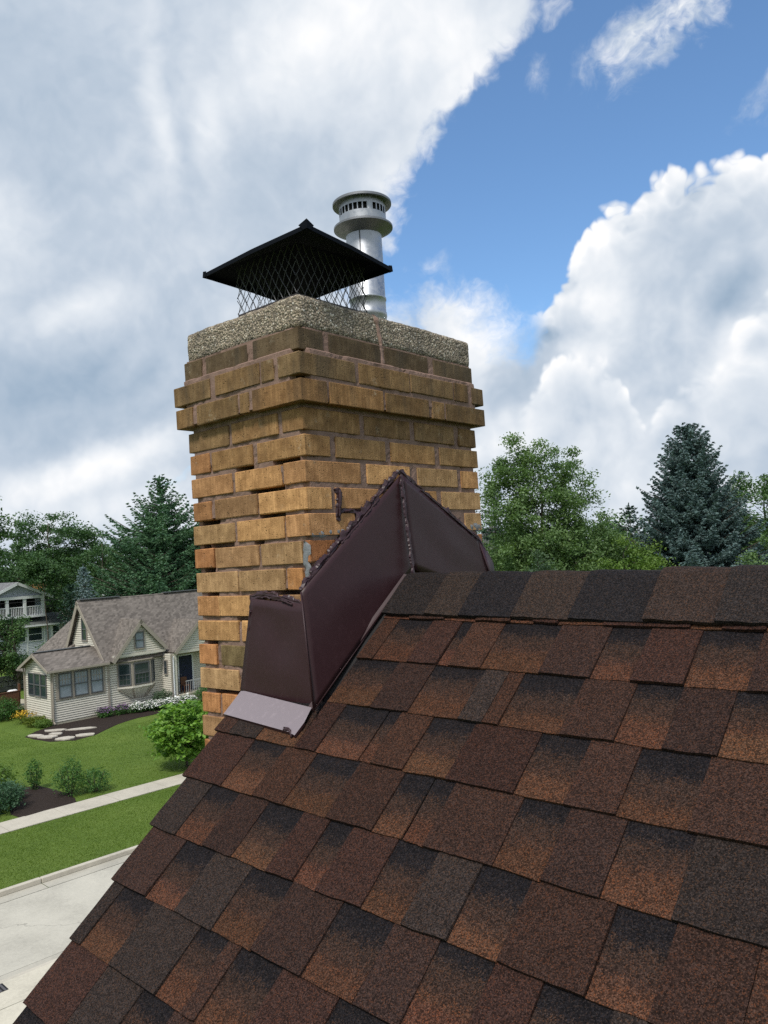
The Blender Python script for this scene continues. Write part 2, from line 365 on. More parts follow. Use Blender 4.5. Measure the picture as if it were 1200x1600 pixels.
def mat_metal_paint(name, c, rough=0.33, spec=0.5, wob=0.0015):
    m, g = new_mat(name); p = pos(g)
    n = g.noise(p, 5.0, 2.0, 0.5); dust = g.noise(p, 60.0, 5.0, 0.65)
    col = g.mix(g.m('MULTIPLY', g.mr(dust, 0.5, 0.8), 0.22), c, tuple(min(1, x * 2.2 + 0.012) for x in c))
    finish(g, col, g.m('ADD', rough, g.m('MULTIPLY', dust, 0.12)), g.m('ADD', n, g.m('MULTIPLY', dust, 0.01)), 0.6, wob * 4, 0, spec)
    return m
def mat_galv(name, c=(0.44, 0.46, 0.49), rough=0.40):
    m, g = new_mat(name); p = pos(g)
    sp = g.n('SeparateColor', {0: g.n('TexVoronoi', {'Vector': p, 'Scale': 90.0}).outputs['Color']}).outputs[0]
    st = g.noise(g.vm('MULTIPLY', p, (1, 1, 0.15)), 30.0, 5.0, 0.6)
    col = g.mix(g.m('MULTIPLY', st, 0.7), c, tuple(x * 0.55 for x in c)); col = g.mix(g.m('MULTIPLY', sp, 0.25), col, tuple(x * 1.25 for x in c))
    finish(g, col, g.m('ADD', rough, g.m('MULTIPLY', sp, 0.15)), st, 0.15, 0.002, 0.85, 0.5)
    return m
def mat_leaf(name, c1, c2, trans=0.3, scale=0.9, clump=0.55):
    m, g = new_mat(name); geo = g.n('NewGeometry')
    r = geo.outputs['Random Per Island']; p = geo.outputs['Position']
    big = g.noise(p, scale, 3.0, 0.55)
    f = g.m('ADD', g.m('MULTIPLY', r, 1 - clump), g.m('MULTIPLY', g.mr(big, 0.3, 0.7), clump))
    col = g.mix(f, c1, c2)
    d = g.n('BsdfPrincipled', {'Base Color': col, 'Roughness': 0.55, 'Specular IOR Level': 0.25})
    tr = g.n('BsdfTranslucent', {'Color': g.mix(1.0, col, (1.25, 1.35, 0.6), 'MULTIPLY')})
    mx = g.n('MixShader', {0: trans, 1: d.outputs[0], 2: tr.outputs[0]})
    g.n('OutputMaterial', {'Surface': mx.outputs[0]})
    return m
def mat_lawn(name, c1, c2, c3):
    m, g = new_mat(name); p = pos(g)
    n1 = g.noise(p, 0.35, 6.0, 0.65); n2 = g.noise(p, 4.0, 6.0, 0.68); n3 = g.noise(p, 60.0, 3.0, 0.7)
    f = g.m('ADD', g.m('MULTIPLY', n1, 0.45), g.m('ADD', g.m('MULTIPLY', n2, 0.3), g.m('MULTIPLY', n3, 0.25)))
    col = g.ramp(f, [(0.34, c1), (0.5, c2), (0.66, c3)])
    finish(g, col, 0.85, g.m('ADD', n3, g.m('MULTIPLY', n2, 1.0)), 0.9, 0.05, 0, 0.2)
    return m
def mat_paving(name, c, joint=None, cracks=0.6):
    m, g = new_mat(name); p = pos(g)
    n1 = g.noise(p, 0.7, 6.0, 0.62); n2 = g.noise(p, 14.0, 5.0, 0.65); n3 = g.noise(p, 130.0, 2.0)
    f = g.m('ADD', g.m('MULTIPLY', n1, 0.5), g.m('ADD', g.m('MULTIPLY', n2, 0.3), g.m('MULTIPLY', n3, 0.2)))
    col = g.ramp(f, [(0.30, tuple(x * 0.66 for x in c)), (0.52, c), (0.70, tuple(min(1, x * 1.16) for x in c))])
    wv = g.vm('ADD', p, g.vm('SCALE', g.noise(p, 1.3, 4.0, 0.6, True), 0.9))
    cr = g.mr(g.vor(wv, 0.28, feature='DISTANCE_TO_EDGE'), 0.0, 0.006, 1.0, 0.0)
    col = g.mix(g.m('MULTIPLY', cr, cracks), col, tuple(x * 0.3 for x in c))
    finish(g, col, 0.9, g.m('SUBTRACT', f, g.m('MULTIPLY', cr, 0.5)), 0.35, 0.01, 0, 0.25)
    return m
def mat_far_roof(name, c, row=0.14):
    """weathered laminated shingles seen from far off: courses and mottled tabs"""
    m, g = new_mat(name); p = pos(g)
    s = g.n('SeparateXYZ', {0: p})
    rowid = g.m('FLOOR', g.m('DIVIDE', s.outputs[2], row * 0.7))
    along = g.m('ADD', g.m('MULTIPLY', s.outputs[0], 1.0), s.outputs[1])
    cell = g.n('TexWhiteNoise', {'Vector': g.n('CombineXYZ', {0: g.m('FLOOR', g.m('MULTIPLY', g.m('ADD', along, g.m('MULTIPLY', rowid, 0.37)), 6.5)), 1: rowid, 2: 0.0}).outputs[0]}, noise_dimensions='3D').outputs['Value']
    n = g.noise(p, 1.2, 6.0, 0.65); n2 = g.noise(p, 25.0, 4.0, 0.7)
    f = g.m('ADD', g.m('MULTIPLY', cell, 0.36), g.m('ADD', g.m('MULTIPLY', n, 0.36), g.m('MULTIPLY', n2, 0.28)))
    fr = g.m('FRACT', g.m('DIVIDE', s.outputs[2], row * 0.7))
    col = g.ramp(f, [(0.25, tuple(x * 0.62 for x in c)), (0.5, c), (0.75, tuple(x * 1.42 for x in c))])
    col = g.mix(g.m('MULTIPLY', g.mr(fr, 0.0, 0.16, 1.0, 0.0), 0.4), col, tuple(x * 0.35 for x in c))
    finish(g, col, 0.9, g.m('ADD', g.m('MULTIPLY', cell, 0.5), fr), 0.5, 0.02, 0, 0.25)
    return m
def mat_glass(name, c=(0.02, 0.03, 0.035), rough=0.06):
    m, g = new_mat(name); p = pos(g)
    n = g.noise(p, 2.5, 2.0)
    finish(g, g.mix(n, c, tuple(x * 1.8 for x in c)), rough, n, 0.05, 0.02, 0, 0.8)
    return m

M = {}
M['brick'] = mat_brick()
M['mortar'] = simple('mortar', (0.225, 0.148, 0.118), 0.35, 30.0, 0.95, 0.8, 0.004, 0, 0.2, 6, 300)
M['cement'] = simple('grey cement patch', (0.20, 0.21, 0.22), 0.45, 40.0, 0.9, 0.8, 0.004, 0, 0.3, 6, 200)
M['pinkmortar'] = simple('pink mortar', (0.30, 0.20, 0.16), 0.25, 40.0, 0.95, 0.8, 0.004, 0, 0.2, 6, 250)
M['granule'] = mat_granule('shingle granules', 'plain')
M['granule_blend'] = mat_granule('shingle granules banded', 'blend')
M['deck'] = simple('roof underlayment', (0.02, 0.018, 0.018), 0.3, 20.0, 0.95)
M['aggregate'] = mat_concrete_aggregate()
M['pebble'] = mat_pebble()
M['maroon'] = mat_metal_paint('maroon coil coating', (0.035, 0.0145, 0.0170), 0.38, 0.28)
M['apron'] = mat_metal_paint('maroon coil coating painted sheen', (0.215, 0.178, 0.195), 0.28, 0.6)  # same maroon metal, with the sky's grazing reflection painted into a paler base colour
M['sealant'] = mat_metal_paint('maroon sealant', (0.040, 0.020, 0.025), 0.36, 0.32, 0.0008)
M['cap'] = mat_metal_paint('black cap paint', (0.0045, 0.006, 0.009), 0.6, 0.05)
M['wire'] = mat_metal_paint('grey wire', (0.055, 0.058, 0.065), 0.4, 0.5)
M['capgrey'] = mat_metal_paint('dark grey cap paint', (0.05, 0.042, 0.042), 0.5, 0.4)
M['galv'] = mat_galv('galvanised steel')
M['galvdark'] = mat_galv('dull galvanised steel', (0.27, 0.28, 0.30), 0.5)
M['dark'] = simple('dark opening', (0.012, 0.012, 0.014), 0.2, 9.0)
M['flash'] = simple('bare flashing edge', (0.075, 0.068, 0.07), 0.3, 20.0, 0.5, 0.2, 0.002, 0.3)

# ------------------------------------------------------------------ the house we stand on
KS = 0.959                         # roof scale
Oq = Vector((0.0590, 0.32241, -0.38827)); e1 = Vector((0.998392, -0.0548846, -0.0141798)); e2 = Vector((-0.0509071, -0.7580545, -0.6502014)); en = Vector((-0.024937, -0.6498777, 0.7596296))
yq = Vector((0.0549, 0.99849, 0.0)); n0 = e1.cross(yq)
TH = R_(40.56)
e2f = (yq * math.cos(TH) - n0 * math.sin(TH)).normalized(); enf = e1.cross(e2f)
if enf.z < 0: enf = -enf
def rp(u, v, h=0.0): return Oq + e1 * (u * KS) + e2 * (v * KS) + en * h
def rpf(u, v, h=0.0): return Oq + e1 * (u * KS) + e2f * (v * KS) + enf * h
CL, CW = 0.478, 0.774            # chimney: length along the gable, width across
PC = 0.0677                      # brick course
house = thing('brick_house', 'house seen from its own roof: brown shingles, tan brick chimney and maroon flashing', 'house', (2.5, 0.4, Z0))

# wall under the roof (gable end at x = -0.17)
mb = MB()
gx = 0.0
def wall_pt(u, v, z=None):
    q = rp(u, v, -0.16); return (q.x, q.y, q.z if z is None else z)
a0, a1, a2 = wall_pt(-0.16, 3.7), wall_pt(-0.16, 0.0), tuple(rpf(-0.16, 3.7, -0.16))
poly = [(a0[0], a0[1], Z0), a0, a1, a2, (a2[0], a2[1], Z0)]
mb.prism(poly, e1 * 10.5)
wall = mb.build('wall', simple('tan house wall', (0.34, 0.22, 0.11), 0.2, 8.0), house)

# roof: deck slabs, then shingles laid on them one by one
mb = MB()
def slab(f, u0, u1, v0, v1, t=0.022):
    mb.add([f(u0, v0, -t), f(u1, v0, -t), f(u1, v1, -t), f(u0, v1, -t), f(u0, v0, 0), f(u1, v0, 0), f(u1, v1, 0), f(u0, v1, 0)],
           [(0, 3, 2, 1), (4, 5, 6, 7), (0, 1, 5, 4), (1, 2, 6, 5), (2, 3, 7, 6), (3, 0, 4, 7)])
slab(rp, -0.05, 10.6, 0.0, 0.47); slab(rp, -0.262, 10.6, 0.47, 4.1)
slab(rpf, -0.05, 10.6, 0.003, 0.66); slab(rpf, -0.262, 10.6, 0.66, 4.1)
roof = mb.build('roof', M['deck'], house)
mb = MB()                        # rake board and drip edge along the gable
for f, nn in ((rp, en), (rpf, enf)):
    v0 = 0.6
    mb.add([f(-0.24, v0, -0.16), f(-0.215, v0, -0.16), f(-0.215, 4.1, -0.16), f(-0.24, 4.1, -0.16), f(-0.24, v0, -0.022), f(-0.215, v0, -0.022), f(-0.215, 4.1, -0.022), f(-0.24, 4.1, -0.022)],
           [(0, 3, 2, 1), (4, 5, 6, 7), (0, 1, 5, 4), (1, 2, 6, 5), (2, 3, 7, 6), (3, 0, 4, 7)])
mb.build('rake_board', M['maroon'], house)

SH = {
 'A': [('R', .021, .113), ('T', .113, .233), ('R', .233, .332), ('T', .332, .436), ('R', .436, .499), ('T', .499, .565), ('R', .565, .677), ('T', .677, .867), ('R', .867, .928), ('T', .928, 1.011)],
 'B': [('T', .021, .079), ('R', .079, .197), ('T', .197, .291), ('R', .295, .327), ('T', .327, .422), ('R', .422, .576), ('T', .576, .699), ('R', .699, .787), ('T', .787, .893), ('R', .893, 1.006), ('T', 1.006, 1.101)],
 'C': [('R', .019, .171), ('T', .171, .29), ('R', .29, .437), ('D', .437, .502), ('T', .502, .543), ('R', .543, .688), ('T', .688, .803), ('R', .803, .894), ('T', .894, .991), ('R', .991, 1.084)],
 'D': [('T', -.32, -.254), ('D', -.254, -.138), ('R', -.138, .012), ('T', .016, .089), ('R', .089, .232), ('R', .236, .272), ('T', .272, .369), ('R', .369, .486), ('T', .486, .649), ('R', .649, .756), ('T', .756, .857), ('R', .857, .98), ('T', .98, 1.124)],
 'E': [('T', -.312, -.144), ('R', -.144, -.016), ('T', -.016, .097), ('R', .097, .241), ('T', .241, .378), ('R', .378, .456), ('R', .46, .512), ('T', .512, .673), ('R', .673, .771), ('T', .771, .879), ('R', .879, .995), ('D', .995, 1.143)],
 'F': [('D', -.297, -.179), ('R', -.179, -.066), ('T', -.066, .048), ('R', .048, .17), ('T', .17, .255), ('R', .255, .325), ('T', .325, .45), ('R', .45, .552), ('D', .552, .652), ('R', .652, .755), ('T', .755, .909), ('R', .909, 1.004), ('T', 1.004, 1.121)],
 'G': [('T', -.284, -.131), ('R', -.131, -.012), ('D', -.012, .124), ('R', .124, .256), ('T', .256, .403), ('R', .403, .535), ('T', .535, .639), ('R', .639, .751), ('T', .751, .84), ('R', .84, .954), ('D', .954, 1.07)],
 'H': [('D', -.276, -.227), ('R', -.227, -.093), ('D', -.093, .09), ('R', .09, .185), ('T', .185, .227), ('R', .227, .352), ('T', .352, .501), ('R', .501, .63), ('T', .63, .74), ('R', .74, .85), ('T', .85, .98)],
 'I': [('T', -.27, -.098), ('D', -.098, .046), ('R', .046, .16), ('T', .16, .30), ('R', .30, .40), ('T', .40, .55), ('R', .55, .66), ('D', .66, .80)],
 'J': [('R', -.262, -.16), ('T', -.16, -.03), ('R', -.03, .09), ('D', .09, .22), ('R', .22, .33), ('T', .33, .47)],
}
V0 = 0.1806
TONES = [(0.047, 0.0257, 0.0202), (0.0509, 0.0283, 0.0224), (0.0422, 0.0248, 0.0211), (0.0547, 0.0283, 0.0202), (0.0451, 0.0235, 0.0193)]
def shingle_geo(f, u0, u1, vb, ty, r):
    """one tab: top sheet in six strips with a ragged lower edge, sides and lower edge; raised tabs sit a second ply higher"""
    raise_ = 0.0 if ty == 'R' else 0.0038
    ht, hb = 0.003 + raise_ * 0.5, 0.0075 + raise_ + r.uniform(-0.0006, 0.0012)
    vt = vb - 0.143 - 0.022
    nU = max(3, int((u1 - u0) / 0.022)); nV = 4
    vs, uv, fs = [], [], []
    sk = r.uniform(-0.0015, 0.0015); c0, c1 = [max(0.0, r.gauss(0.0, 0.0013)) for _ in '12']
    for i in range(nU + 1):
        u = u0 + (u1 - u0) * i / nU
        vbi = vb + r.uniform(-0.0011, 0.0011) + sk * (i / nU - 0.5) * 2
        for j in range(nV + 1):
            tj = j / nV; v = vt + (vbi - vt) * tj
            du = r.uniform(-0.0005, 0.0005) if i in (0, nU) else 0
            h = ht + (hb - ht) * tj + r.uniform(-0.0004, 0.0004) + (c0 * (1 - i / nU) ** 2 + c1 * (i / nU) ** 2) * tj ** 2
            vs.append(f(u + du, v, h)); uv.append(((u - u0) / (u1 - u0), (v - (vb - 0.143)) / 0.143))
    w = nV + 1
    for i in range(nU):
        for j in range(nV): fs.append((i * w + j, i * w + j + 1, (i + 1) * w + j + 1, (i + 1) * w + j))
    o = len(vs)                                     # lower edge and the two sides, down to the sheet below
    for i in range(nU + 1):
        q = vs[i * w + nV]; vs.append(q - (en if f is rp else enf) * 0.0075); uv.append((i / nU, 1.0))
    for i in range(nU): fs.append((i * w + nV, o + i, o + i + 1, (i + 1) * w + nV))
    for i in (0, nU):
        oo = len(vs)
        for j in range(w):
            q = vs[i * w + j]; vs.append(q - (en if f is rp else enf) * min(0.006, 0.0035 + raise_)); uv.append((i / nU, j / nV))
        for j in range(nV):
            fs.append((i * w + j, oo + j, oo + j + 1, i * w + j + 1) if i == 0 else (i * w + j, i * w + j + 1, oo + j + 1, oo + j))
    return vs, uv, fs
def uv_set(me, uv):
    lay = me.uv_layers.new(name='UVMap')
    idx = np.zeros(len(me.loops), np.int32); me.loops.foreach_get('vertex_index', idx)
    lay.data.foreach_set('uv', np.asarray(uv, np.float32)[idx].ravel())
r = random.Random(11)
def tone_of(ty):
    if ty == 'D': k = r.uniform(0.9, 1.25); return (0.0345 * k, 0.0258 * k, 0.0236 * k)
    if ty == 'R': k = r.uniform(0.8, 1.18); return (k, k * r.uniform(0.92, 1.06), k)
    t = r.choice(TONES); k = r.uniform(0.86, 1.14); return tuple(c * k for c in t)
field = {'T': [[], [], []], 'R': [[], [], []]}
def seq(u, end):
    ty = r.choice('TR')
    while u < end:
        wd = r.uniform(0.075, 0.15); yield ty, u, min(u + wd, end); u += wd
        ty = ('T' if r.random() < 0.8 else 'D') if ty == 'R' else 'R'
for i in range(27):
    vb = V0 + 0.143 * i; key = chr(65 + i)
    rows = list(SH.get(key, []))
    start = rows[-1][2] if rows else (-0.262)
    lim = 1.36 if i < 9 else (0.55 if i == 9 else -9)
    rest = list(seq(start, 10.58))
    for ty, ua, ub in rows + [x for x in rest if x[1] < lim]:
        vs, uv, fs = shingle_geo(rp, ua + 0.0006, ub - 0.0006, vb, ty, r)
        me = bpy.data.meshes.new('shingle'); me.from_pydata(vs, [], fs)
        uv_set(me, uv); me.materials.append(M['granule_blend'] if ty == 'R' else M['granule'])
        o = link('shingle', me, roof); o.color = tone_of(ty) + (1.0,)
    for ty, ua, ub in [x for x in rest if x[1] >= lim]:
        vs, uv, fs = shingle_geo(rp, ua, ub, vb, ty, r)
        fl = field['R' if ty == 'R' else 'T']; oo = len(fl[0])
        fl[0] += vs; fl[1] += uv; fl[2] += [tuple(k + oo for k in f) for f in fs]
    for ty, ua, ub in seq(0.03 if i < 4 else -0.262, 10.58):      # the far slope
        fl = field['R' if ty == 'R' else 'T']; oo = len(fl[0])
        hb = 0.0075 + (0 if ty == 'R' else 0.0038); vt = vb - 0.165
        fl[0] += [rpf(ua, vt, 0.003), rpf(ub, vt, 0.003), rpf(ub, vb, hb), rpf(ua, vb, hb), rpf(ub, vb, 0.0), rpf(ua, vb, 0.0)]
        fl[1] += [(0, -0.15), (1, -0.15), (1, 1), (0, 1), (1, 1), (0, 1)]
        fl[2] += [(oo, oo + 1, oo + 2, oo + 3), (oo + 3, oo + 2, oo + 4, oo + 5)]
for ty, nm in (('T', 'shingle_field'), ('R', 'banded_shingle_field')):
    vs, uv, fs = field[ty]
    me = bpy.data.meshes.new(nm); me.from_pydata(vs, [], fs); uv_set(me, uv)
    me.materials.append(M['granule_blend'] if ty == 'R' else M['granule'])
    o = link(nm, me, roof); o['kind'] = 'stuff'; o.color = ((1, 1, 1) if ty == 'R' else (0.044, 0.028, 0.023)) + (1.0,)

# ridge caps: bent over the ridge, each lapping the one before
CAPU = [0.014, 0.167, 0.279, 0.436, 0.59, 0.768, 0.916]
CAPC = [(0.025, 0.021, 0.021), (0.041, 0.031, 0.027), (0.0205, 0.0185, 0.021), (0.042, 0.031, 0.027), (0.021, 0.019, 0.021), (0.043, 0.030, 0.026), (0.031, 0.0255, 0.025)]
CAPZ = [0.001, 0.002, 0.001, 0.0, -0.001, 0.004, 0.004]
u = 0.916
while u < 10.3:
    u += 0.145; CAPU.append(u); CAPC.append(r.choice(CAPC[:7])); CAPZ.append(r.uniform(0, 0.01))
capstuff = MB()
for k in range(len(CAPU) - 1):
    ua, ub = CAPU[k], CAPU[k + 1] + 0.035
    vs, fs = [], []
    prof = [(-1, 0.172), (-1, 0.12), (-1, 0.075), (-1, 0.035), (-1, 0.012), (1, 0.012), (1, 0.035), (1, 0.075), (1, 0.12), (1, 0.172)]
    nU = 8
    for i in range(nU + 1):
        t = i / nU; uu = ua + (ub - ua) * t
        lift = 0.0225 - 0.0075 * t + CAPZ[k]
        for s, v in prof:
            if s < 0: vv = v + (r.uniform(-0.0015, 0.0015) if v > 0.16 else 0)
            else: vv = v
            edge = lift * (1 - 0.10 * min(1, v / 0.172)) + r.uniform(-0.0004, 0.0004)
            q = (rp if s < 0 else rpf)(uu, vv, edge)
            if v < 0.03: q = q - Vector((0, 0, 0.011 * (1 - v / 0.03)))
            vs.append(q)
    w = len(prof)
    for i in range(nU):
        for j in range(w - 1): fs.append((i * w + j, i * w + j + 1, (i + 1) * w + j + 1, (i + 1) * w + j))
    for j, nn in ((0, en), (w - 1, enf)):           # lower edges
        oo = len(vs)
        for i in range(nU + 1): vs.append(vs[i * w + j] - nn * 0.008)
        for i in range(nU): fs.append((i * w + j, (i + 1) * w + j, oo + i + 1, oo + i) if j == 0 else (i * w + j, oo + i, oo + i + 1, (i + 1) * w + j))
    oo = len(vs)                                    # leading edge
    for j in range(w): vs.append(vs[j] - (en if j < 5 else enf) * 0.006)
    for j in range(w - 1): fs.append((j, oo + j, oo + j + 1, j + 1))
    if k < 9:
        me = bpy.data.meshes.new('ridge_shingle'); me.from_pydata(vs, [], fs); me.materials.append(M['granule'])
        o = link('ridge_shingle', me, roof); o.color = CAPC[k] + (1.0,)
    else: capstuff.add(vs, fs)
o = capstuff.build('ridge_shingle_row', M['granule'], roof); o['kind'] = 'stuff'; o.color = (0.034, 0.027, 0.024, 1)

# ------------------------------------------------------------------ chimney
LEFT = {0: [(-.469, -.389), (-.369, -.187), (-.165, 0)], 1: [(-.506, -.336), (-.313, -.126), (-.12, -.071), (-.056, 0)], 2: [(-.5, -.421), (-.405, -.222), (-.216, -.176), (-.16, 0)],
 3: [(-.48, -.295), (-.282, -.095), (-.078, 0)], 4: [(-.478, -.388), (-.378, -.201), (-.183, 0)], 5: [(-.479, -.293), (-.282, -.092), (-.082, 0)], 6: [(-.476, -.391), (-.376, -.194), (-.183, 0)],
 7: [(-.48, -.293), (-.28, -.093), (-.084, 0)], 8: [(-.477, -.39), (-.381, -.197), (-.186, -.029)], 9: [(-.478, -.291), (-.284, -.101), (-.088, -.031)], 10: [(-.475, -0.376), (-.382, -.205), (-.19, -.021)],
 11: [(-.479, -.297), (-.285, -.105), (-.093, -.02)], 12: [(-.479, -.401), (-.38, -.208), (-.198, -.023)], 13: [(-.48, -.304), (-.288, -.109), (-.09, -.02)], 14: [(-.477, -.397), (-.386, -.21), (-.195, -.02)]}
RIGHT = {0: [(0, .079), (.1, .303), (.326, .528), (.558, .765)], 1: [(0, .184), (.199, .415), (.421, .631), (.638, .709), (.734, .802)], 2: [(0, .069), (.08, .294), (.305, .504), (.519, .584), (.59, .803)],
 3: [(0, .215), (.233, .435), (.457, .655), (.682, .776)], 4: [(0, .095), (.115, .318), (.341, .55), (.572, .779)], 5: [(0, .208), (.234, .422), (.458, .659), (.679, .775)], 6: [(0, .09), (.102, .298), (.32, .548), (.568, .778)],
 7: [(0, .175), (.198, .39), (.411, .614), (.686, .777)], 8: [(0, .105), (.12, .32), (.34, .55), (.575, .776)], 9: [(0, .2), (.22, .43), (.45, .65), (.68, .776)]}
PROUD = {0: .012, 1: .025, 2: .025}
tans = [srgb(190, 147, 102), srgb(178, 136, 97), srgb(204, 160, 112), srgb(162, 128, 95), srgb(192, 140, 93), srgb(180, 147, 110), srgb(186, 152, 112)]
orange = [srgb(190, 137, 94), srgb(184, 138, 96), srgb(180, 128, 88)]
olive = srgb(126, 110, 80)
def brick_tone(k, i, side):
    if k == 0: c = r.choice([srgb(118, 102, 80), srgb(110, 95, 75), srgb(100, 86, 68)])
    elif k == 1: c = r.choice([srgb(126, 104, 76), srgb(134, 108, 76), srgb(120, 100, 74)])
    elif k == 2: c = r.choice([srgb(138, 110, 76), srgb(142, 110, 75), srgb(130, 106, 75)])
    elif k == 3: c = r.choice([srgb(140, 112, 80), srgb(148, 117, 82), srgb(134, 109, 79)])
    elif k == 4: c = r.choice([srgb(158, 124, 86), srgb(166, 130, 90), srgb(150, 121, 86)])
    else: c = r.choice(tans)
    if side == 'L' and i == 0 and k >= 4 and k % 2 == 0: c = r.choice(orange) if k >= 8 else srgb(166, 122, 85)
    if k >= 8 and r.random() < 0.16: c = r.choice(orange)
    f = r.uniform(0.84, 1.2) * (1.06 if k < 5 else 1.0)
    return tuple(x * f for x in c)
chim = MB()
# mortar body: a gridded skin raked back from the brick faces by an uneven amount, with open joints
HOLES_L = [(4, -.27, -.20, .05), (4, -.12, -.02, .045), (5, -.22, -.09, .05), (5, -.006, .0, .02), (6, -.475, -.36, .06), (6, -.19, -.09, .05), (7, -.475, -.41, .06), (7, -.4, -.3, .025), (8, -.475, -.39, .06), (9, -.43, -.385, .05), (9, -.13, -.03, .05), (10, -.3, -.1, .02), (11, -.44, -.40, .06), (13, -.42, -.29, .04), (7, -.21, -.18, .05)]
zt, zbot = 0.262, -1.5
def mortar_skin(side):
    a0, a1 = (-CL + 0.012, -0.010) if side == 'L' else (0.010, CW - 0.012)
    na = int((a1 - a0) / 0.0075); nz = int((zt - zbot) / 0.0075)
    vs, fs = [], []
    for iz in range(nz + 1):
        z = zt + (zbot - zt) * iz / nz
        k = (3 * PC - z) / PC; kk = int(math.floor(k)) + 0
        pr = 0.012 if z > 0.203 else (0.025 if z > 0.068 else 0.0)
        for ia in range(na + 1):
            a = a0 + (a1 - a0) * ia / na
            d = (0.0026 if side == 'R' or z > -0.1 else 0.0048) + 0.006 * fbm((a, z, 0), 14.0, 3.1 if side == 'L' else 8.2) + 0.003 * fbm((a, z, 0), 60.0, 1.0)
            for hk, ha, hb, hd in (HOLES_L if side == 'L' else []):
                zc = (3 - hk) * PC - 0.005
                if ha < a < hb and abs(z - zc) < 0.0075: d += hd
            d = max(0.0026, d)
            if ia in (0, na): d = 0.02
            vs.append((a, -pr + d, z) if side == 'L' else (pr - d, a, z))
    w = na + 1
    for iz in range(nz):
        for ia in range(na):
            q = (iz * w + ia, iz * w + ia + 1, (iz + 1) * w + ia + 1, (iz + 1) * w + ia)
            fs.append(q[::-1] if side == 'L' else q[::-1])
    chim.add(vs, fs)
mortar_skin('L'); mortar_skin('R')
chim.box((-CL + 0.010, 0.07, Z0), (-0.07, CW - 0.010, 0.262))
chim.box((-CL + 0.010, 0.006, Z0), (-0.008, CW - 0.010, -1.45))
chim.box((-CL + 0.012, 0.012, -1.45), (-CL + 0.03, 0.075, 0.20)); chim.box((-0.075, CW - 0.03, -1.45), (-0.012, CW - 0.012, 0.20))
chimney = chim.build('chimney', M['mortar'], house)
chimney['label'] = 'tan brick chimney with two projecting courses and a pebbly concrete crown'

def brick_mesh(lo, hi, rr):
    """a fired brick: bevelled box whose arrises are chipped and uneven (44 triangles)"""
    b = rr.uniform(0.0011, 0.0022); lo = Vector(lo); hi = Vector(hi)
    vs = []; idx = {}
    for sx in (0, 1):
        for sy in (0, 1):
            for sz in (0, 1):
                c = Vector((hi.x if sx else lo.x, hi.y if sy else lo.y, hi.z if sz else lo.z))
                ins = Vector((-1 if sx else 1, -1 if sy else 1, -1 if sz else 1))
                for ax in range(3):
                    q = c.copy()
                    for o_ in range(3):
                        if o_ != ax: q[o_] += ins[o_] * b * rr.uniform(0.6, 1.7)
                    q[ax] += rr.uniform(-0.0007, 0.0007)
                    idx[(sx, sy, sz, ax)] = len(vs); vs.append(q)
    fs = []
    I = lambda sx, sy, sz, ax: idx[(sx, sy, sz, ax)]
    for ax in range(3):
        o = [a for a in range(3) if a != ax]
        for s in (0, 1):
            cyc = []
            for p_, q_ in ((0, 0), (1, 0), (1, 1), (0, 1)):
                k = [0, 0, 0]; k[ax] = s; k[o[0]] = p_; k[o[1]] = q_; cyc.append(I(*k, ax))
            fs.append(tuple(cyc))
        for p_ in (0, 1):                        # bevels along this axis
            for q_ in (0, 1):
                k0 = [0, 0, 0]; k0[o[0]] = p_; k0[o[1]] = q_; k1 = list(k0); k1[ax] = 1
                fs.append((I(*k0, o[0]), I(*k1, o[0]), I(*k1, o[1]), I(*k0, o[1])))
    for sx in (0, 1):
        for sy in (0, 1):
            for sz in (0, 1): fs.append((I(sx, sy, sz, 0), I(sx, sy, sz, 1), I(sx, sy, sz, 2)))
    import bmesh
    me = bpy.data.meshes.new('brick'); me.from_pydata([tuple(v) for v in vs], [], fs)
    bm = bmesh.new(); bm.from_mesh(me); bmesh.ops.recalc_face_normals(bm, faces=bm.faces); bm.to_mesh(me); bm.free()
    me.materials.append(M['brick'])
    return me
rb = random.Random(5)
def lay(lo, hi, col):
    j = lambda s=0.0012: rb.uniform(-s, s)
    o = link('brick', brick_mesh([lo[0] + j(), lo[1] + j(.0015), lo[2] + j()], [hi[0] + j(.0015), hi[1] + j(), hi[2] + j()], rb), chimney)
    o.color = tuple(col) + (1.0,)
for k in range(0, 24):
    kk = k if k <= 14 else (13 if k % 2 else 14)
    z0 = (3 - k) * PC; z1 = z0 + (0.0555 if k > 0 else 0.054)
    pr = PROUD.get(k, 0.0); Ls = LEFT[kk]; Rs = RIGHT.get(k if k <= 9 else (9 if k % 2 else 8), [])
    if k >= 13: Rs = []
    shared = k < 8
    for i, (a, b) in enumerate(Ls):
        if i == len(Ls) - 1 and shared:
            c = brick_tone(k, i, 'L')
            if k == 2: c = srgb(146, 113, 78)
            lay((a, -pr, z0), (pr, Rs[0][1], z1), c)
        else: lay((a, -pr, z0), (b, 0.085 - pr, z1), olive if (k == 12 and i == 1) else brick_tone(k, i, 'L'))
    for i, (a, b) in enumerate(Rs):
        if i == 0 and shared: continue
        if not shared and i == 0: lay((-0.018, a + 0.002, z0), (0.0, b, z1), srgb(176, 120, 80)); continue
        lay((-0.085 + pr, a, z0), (pr, b, z1), brick_tone(k, i, 'R'))

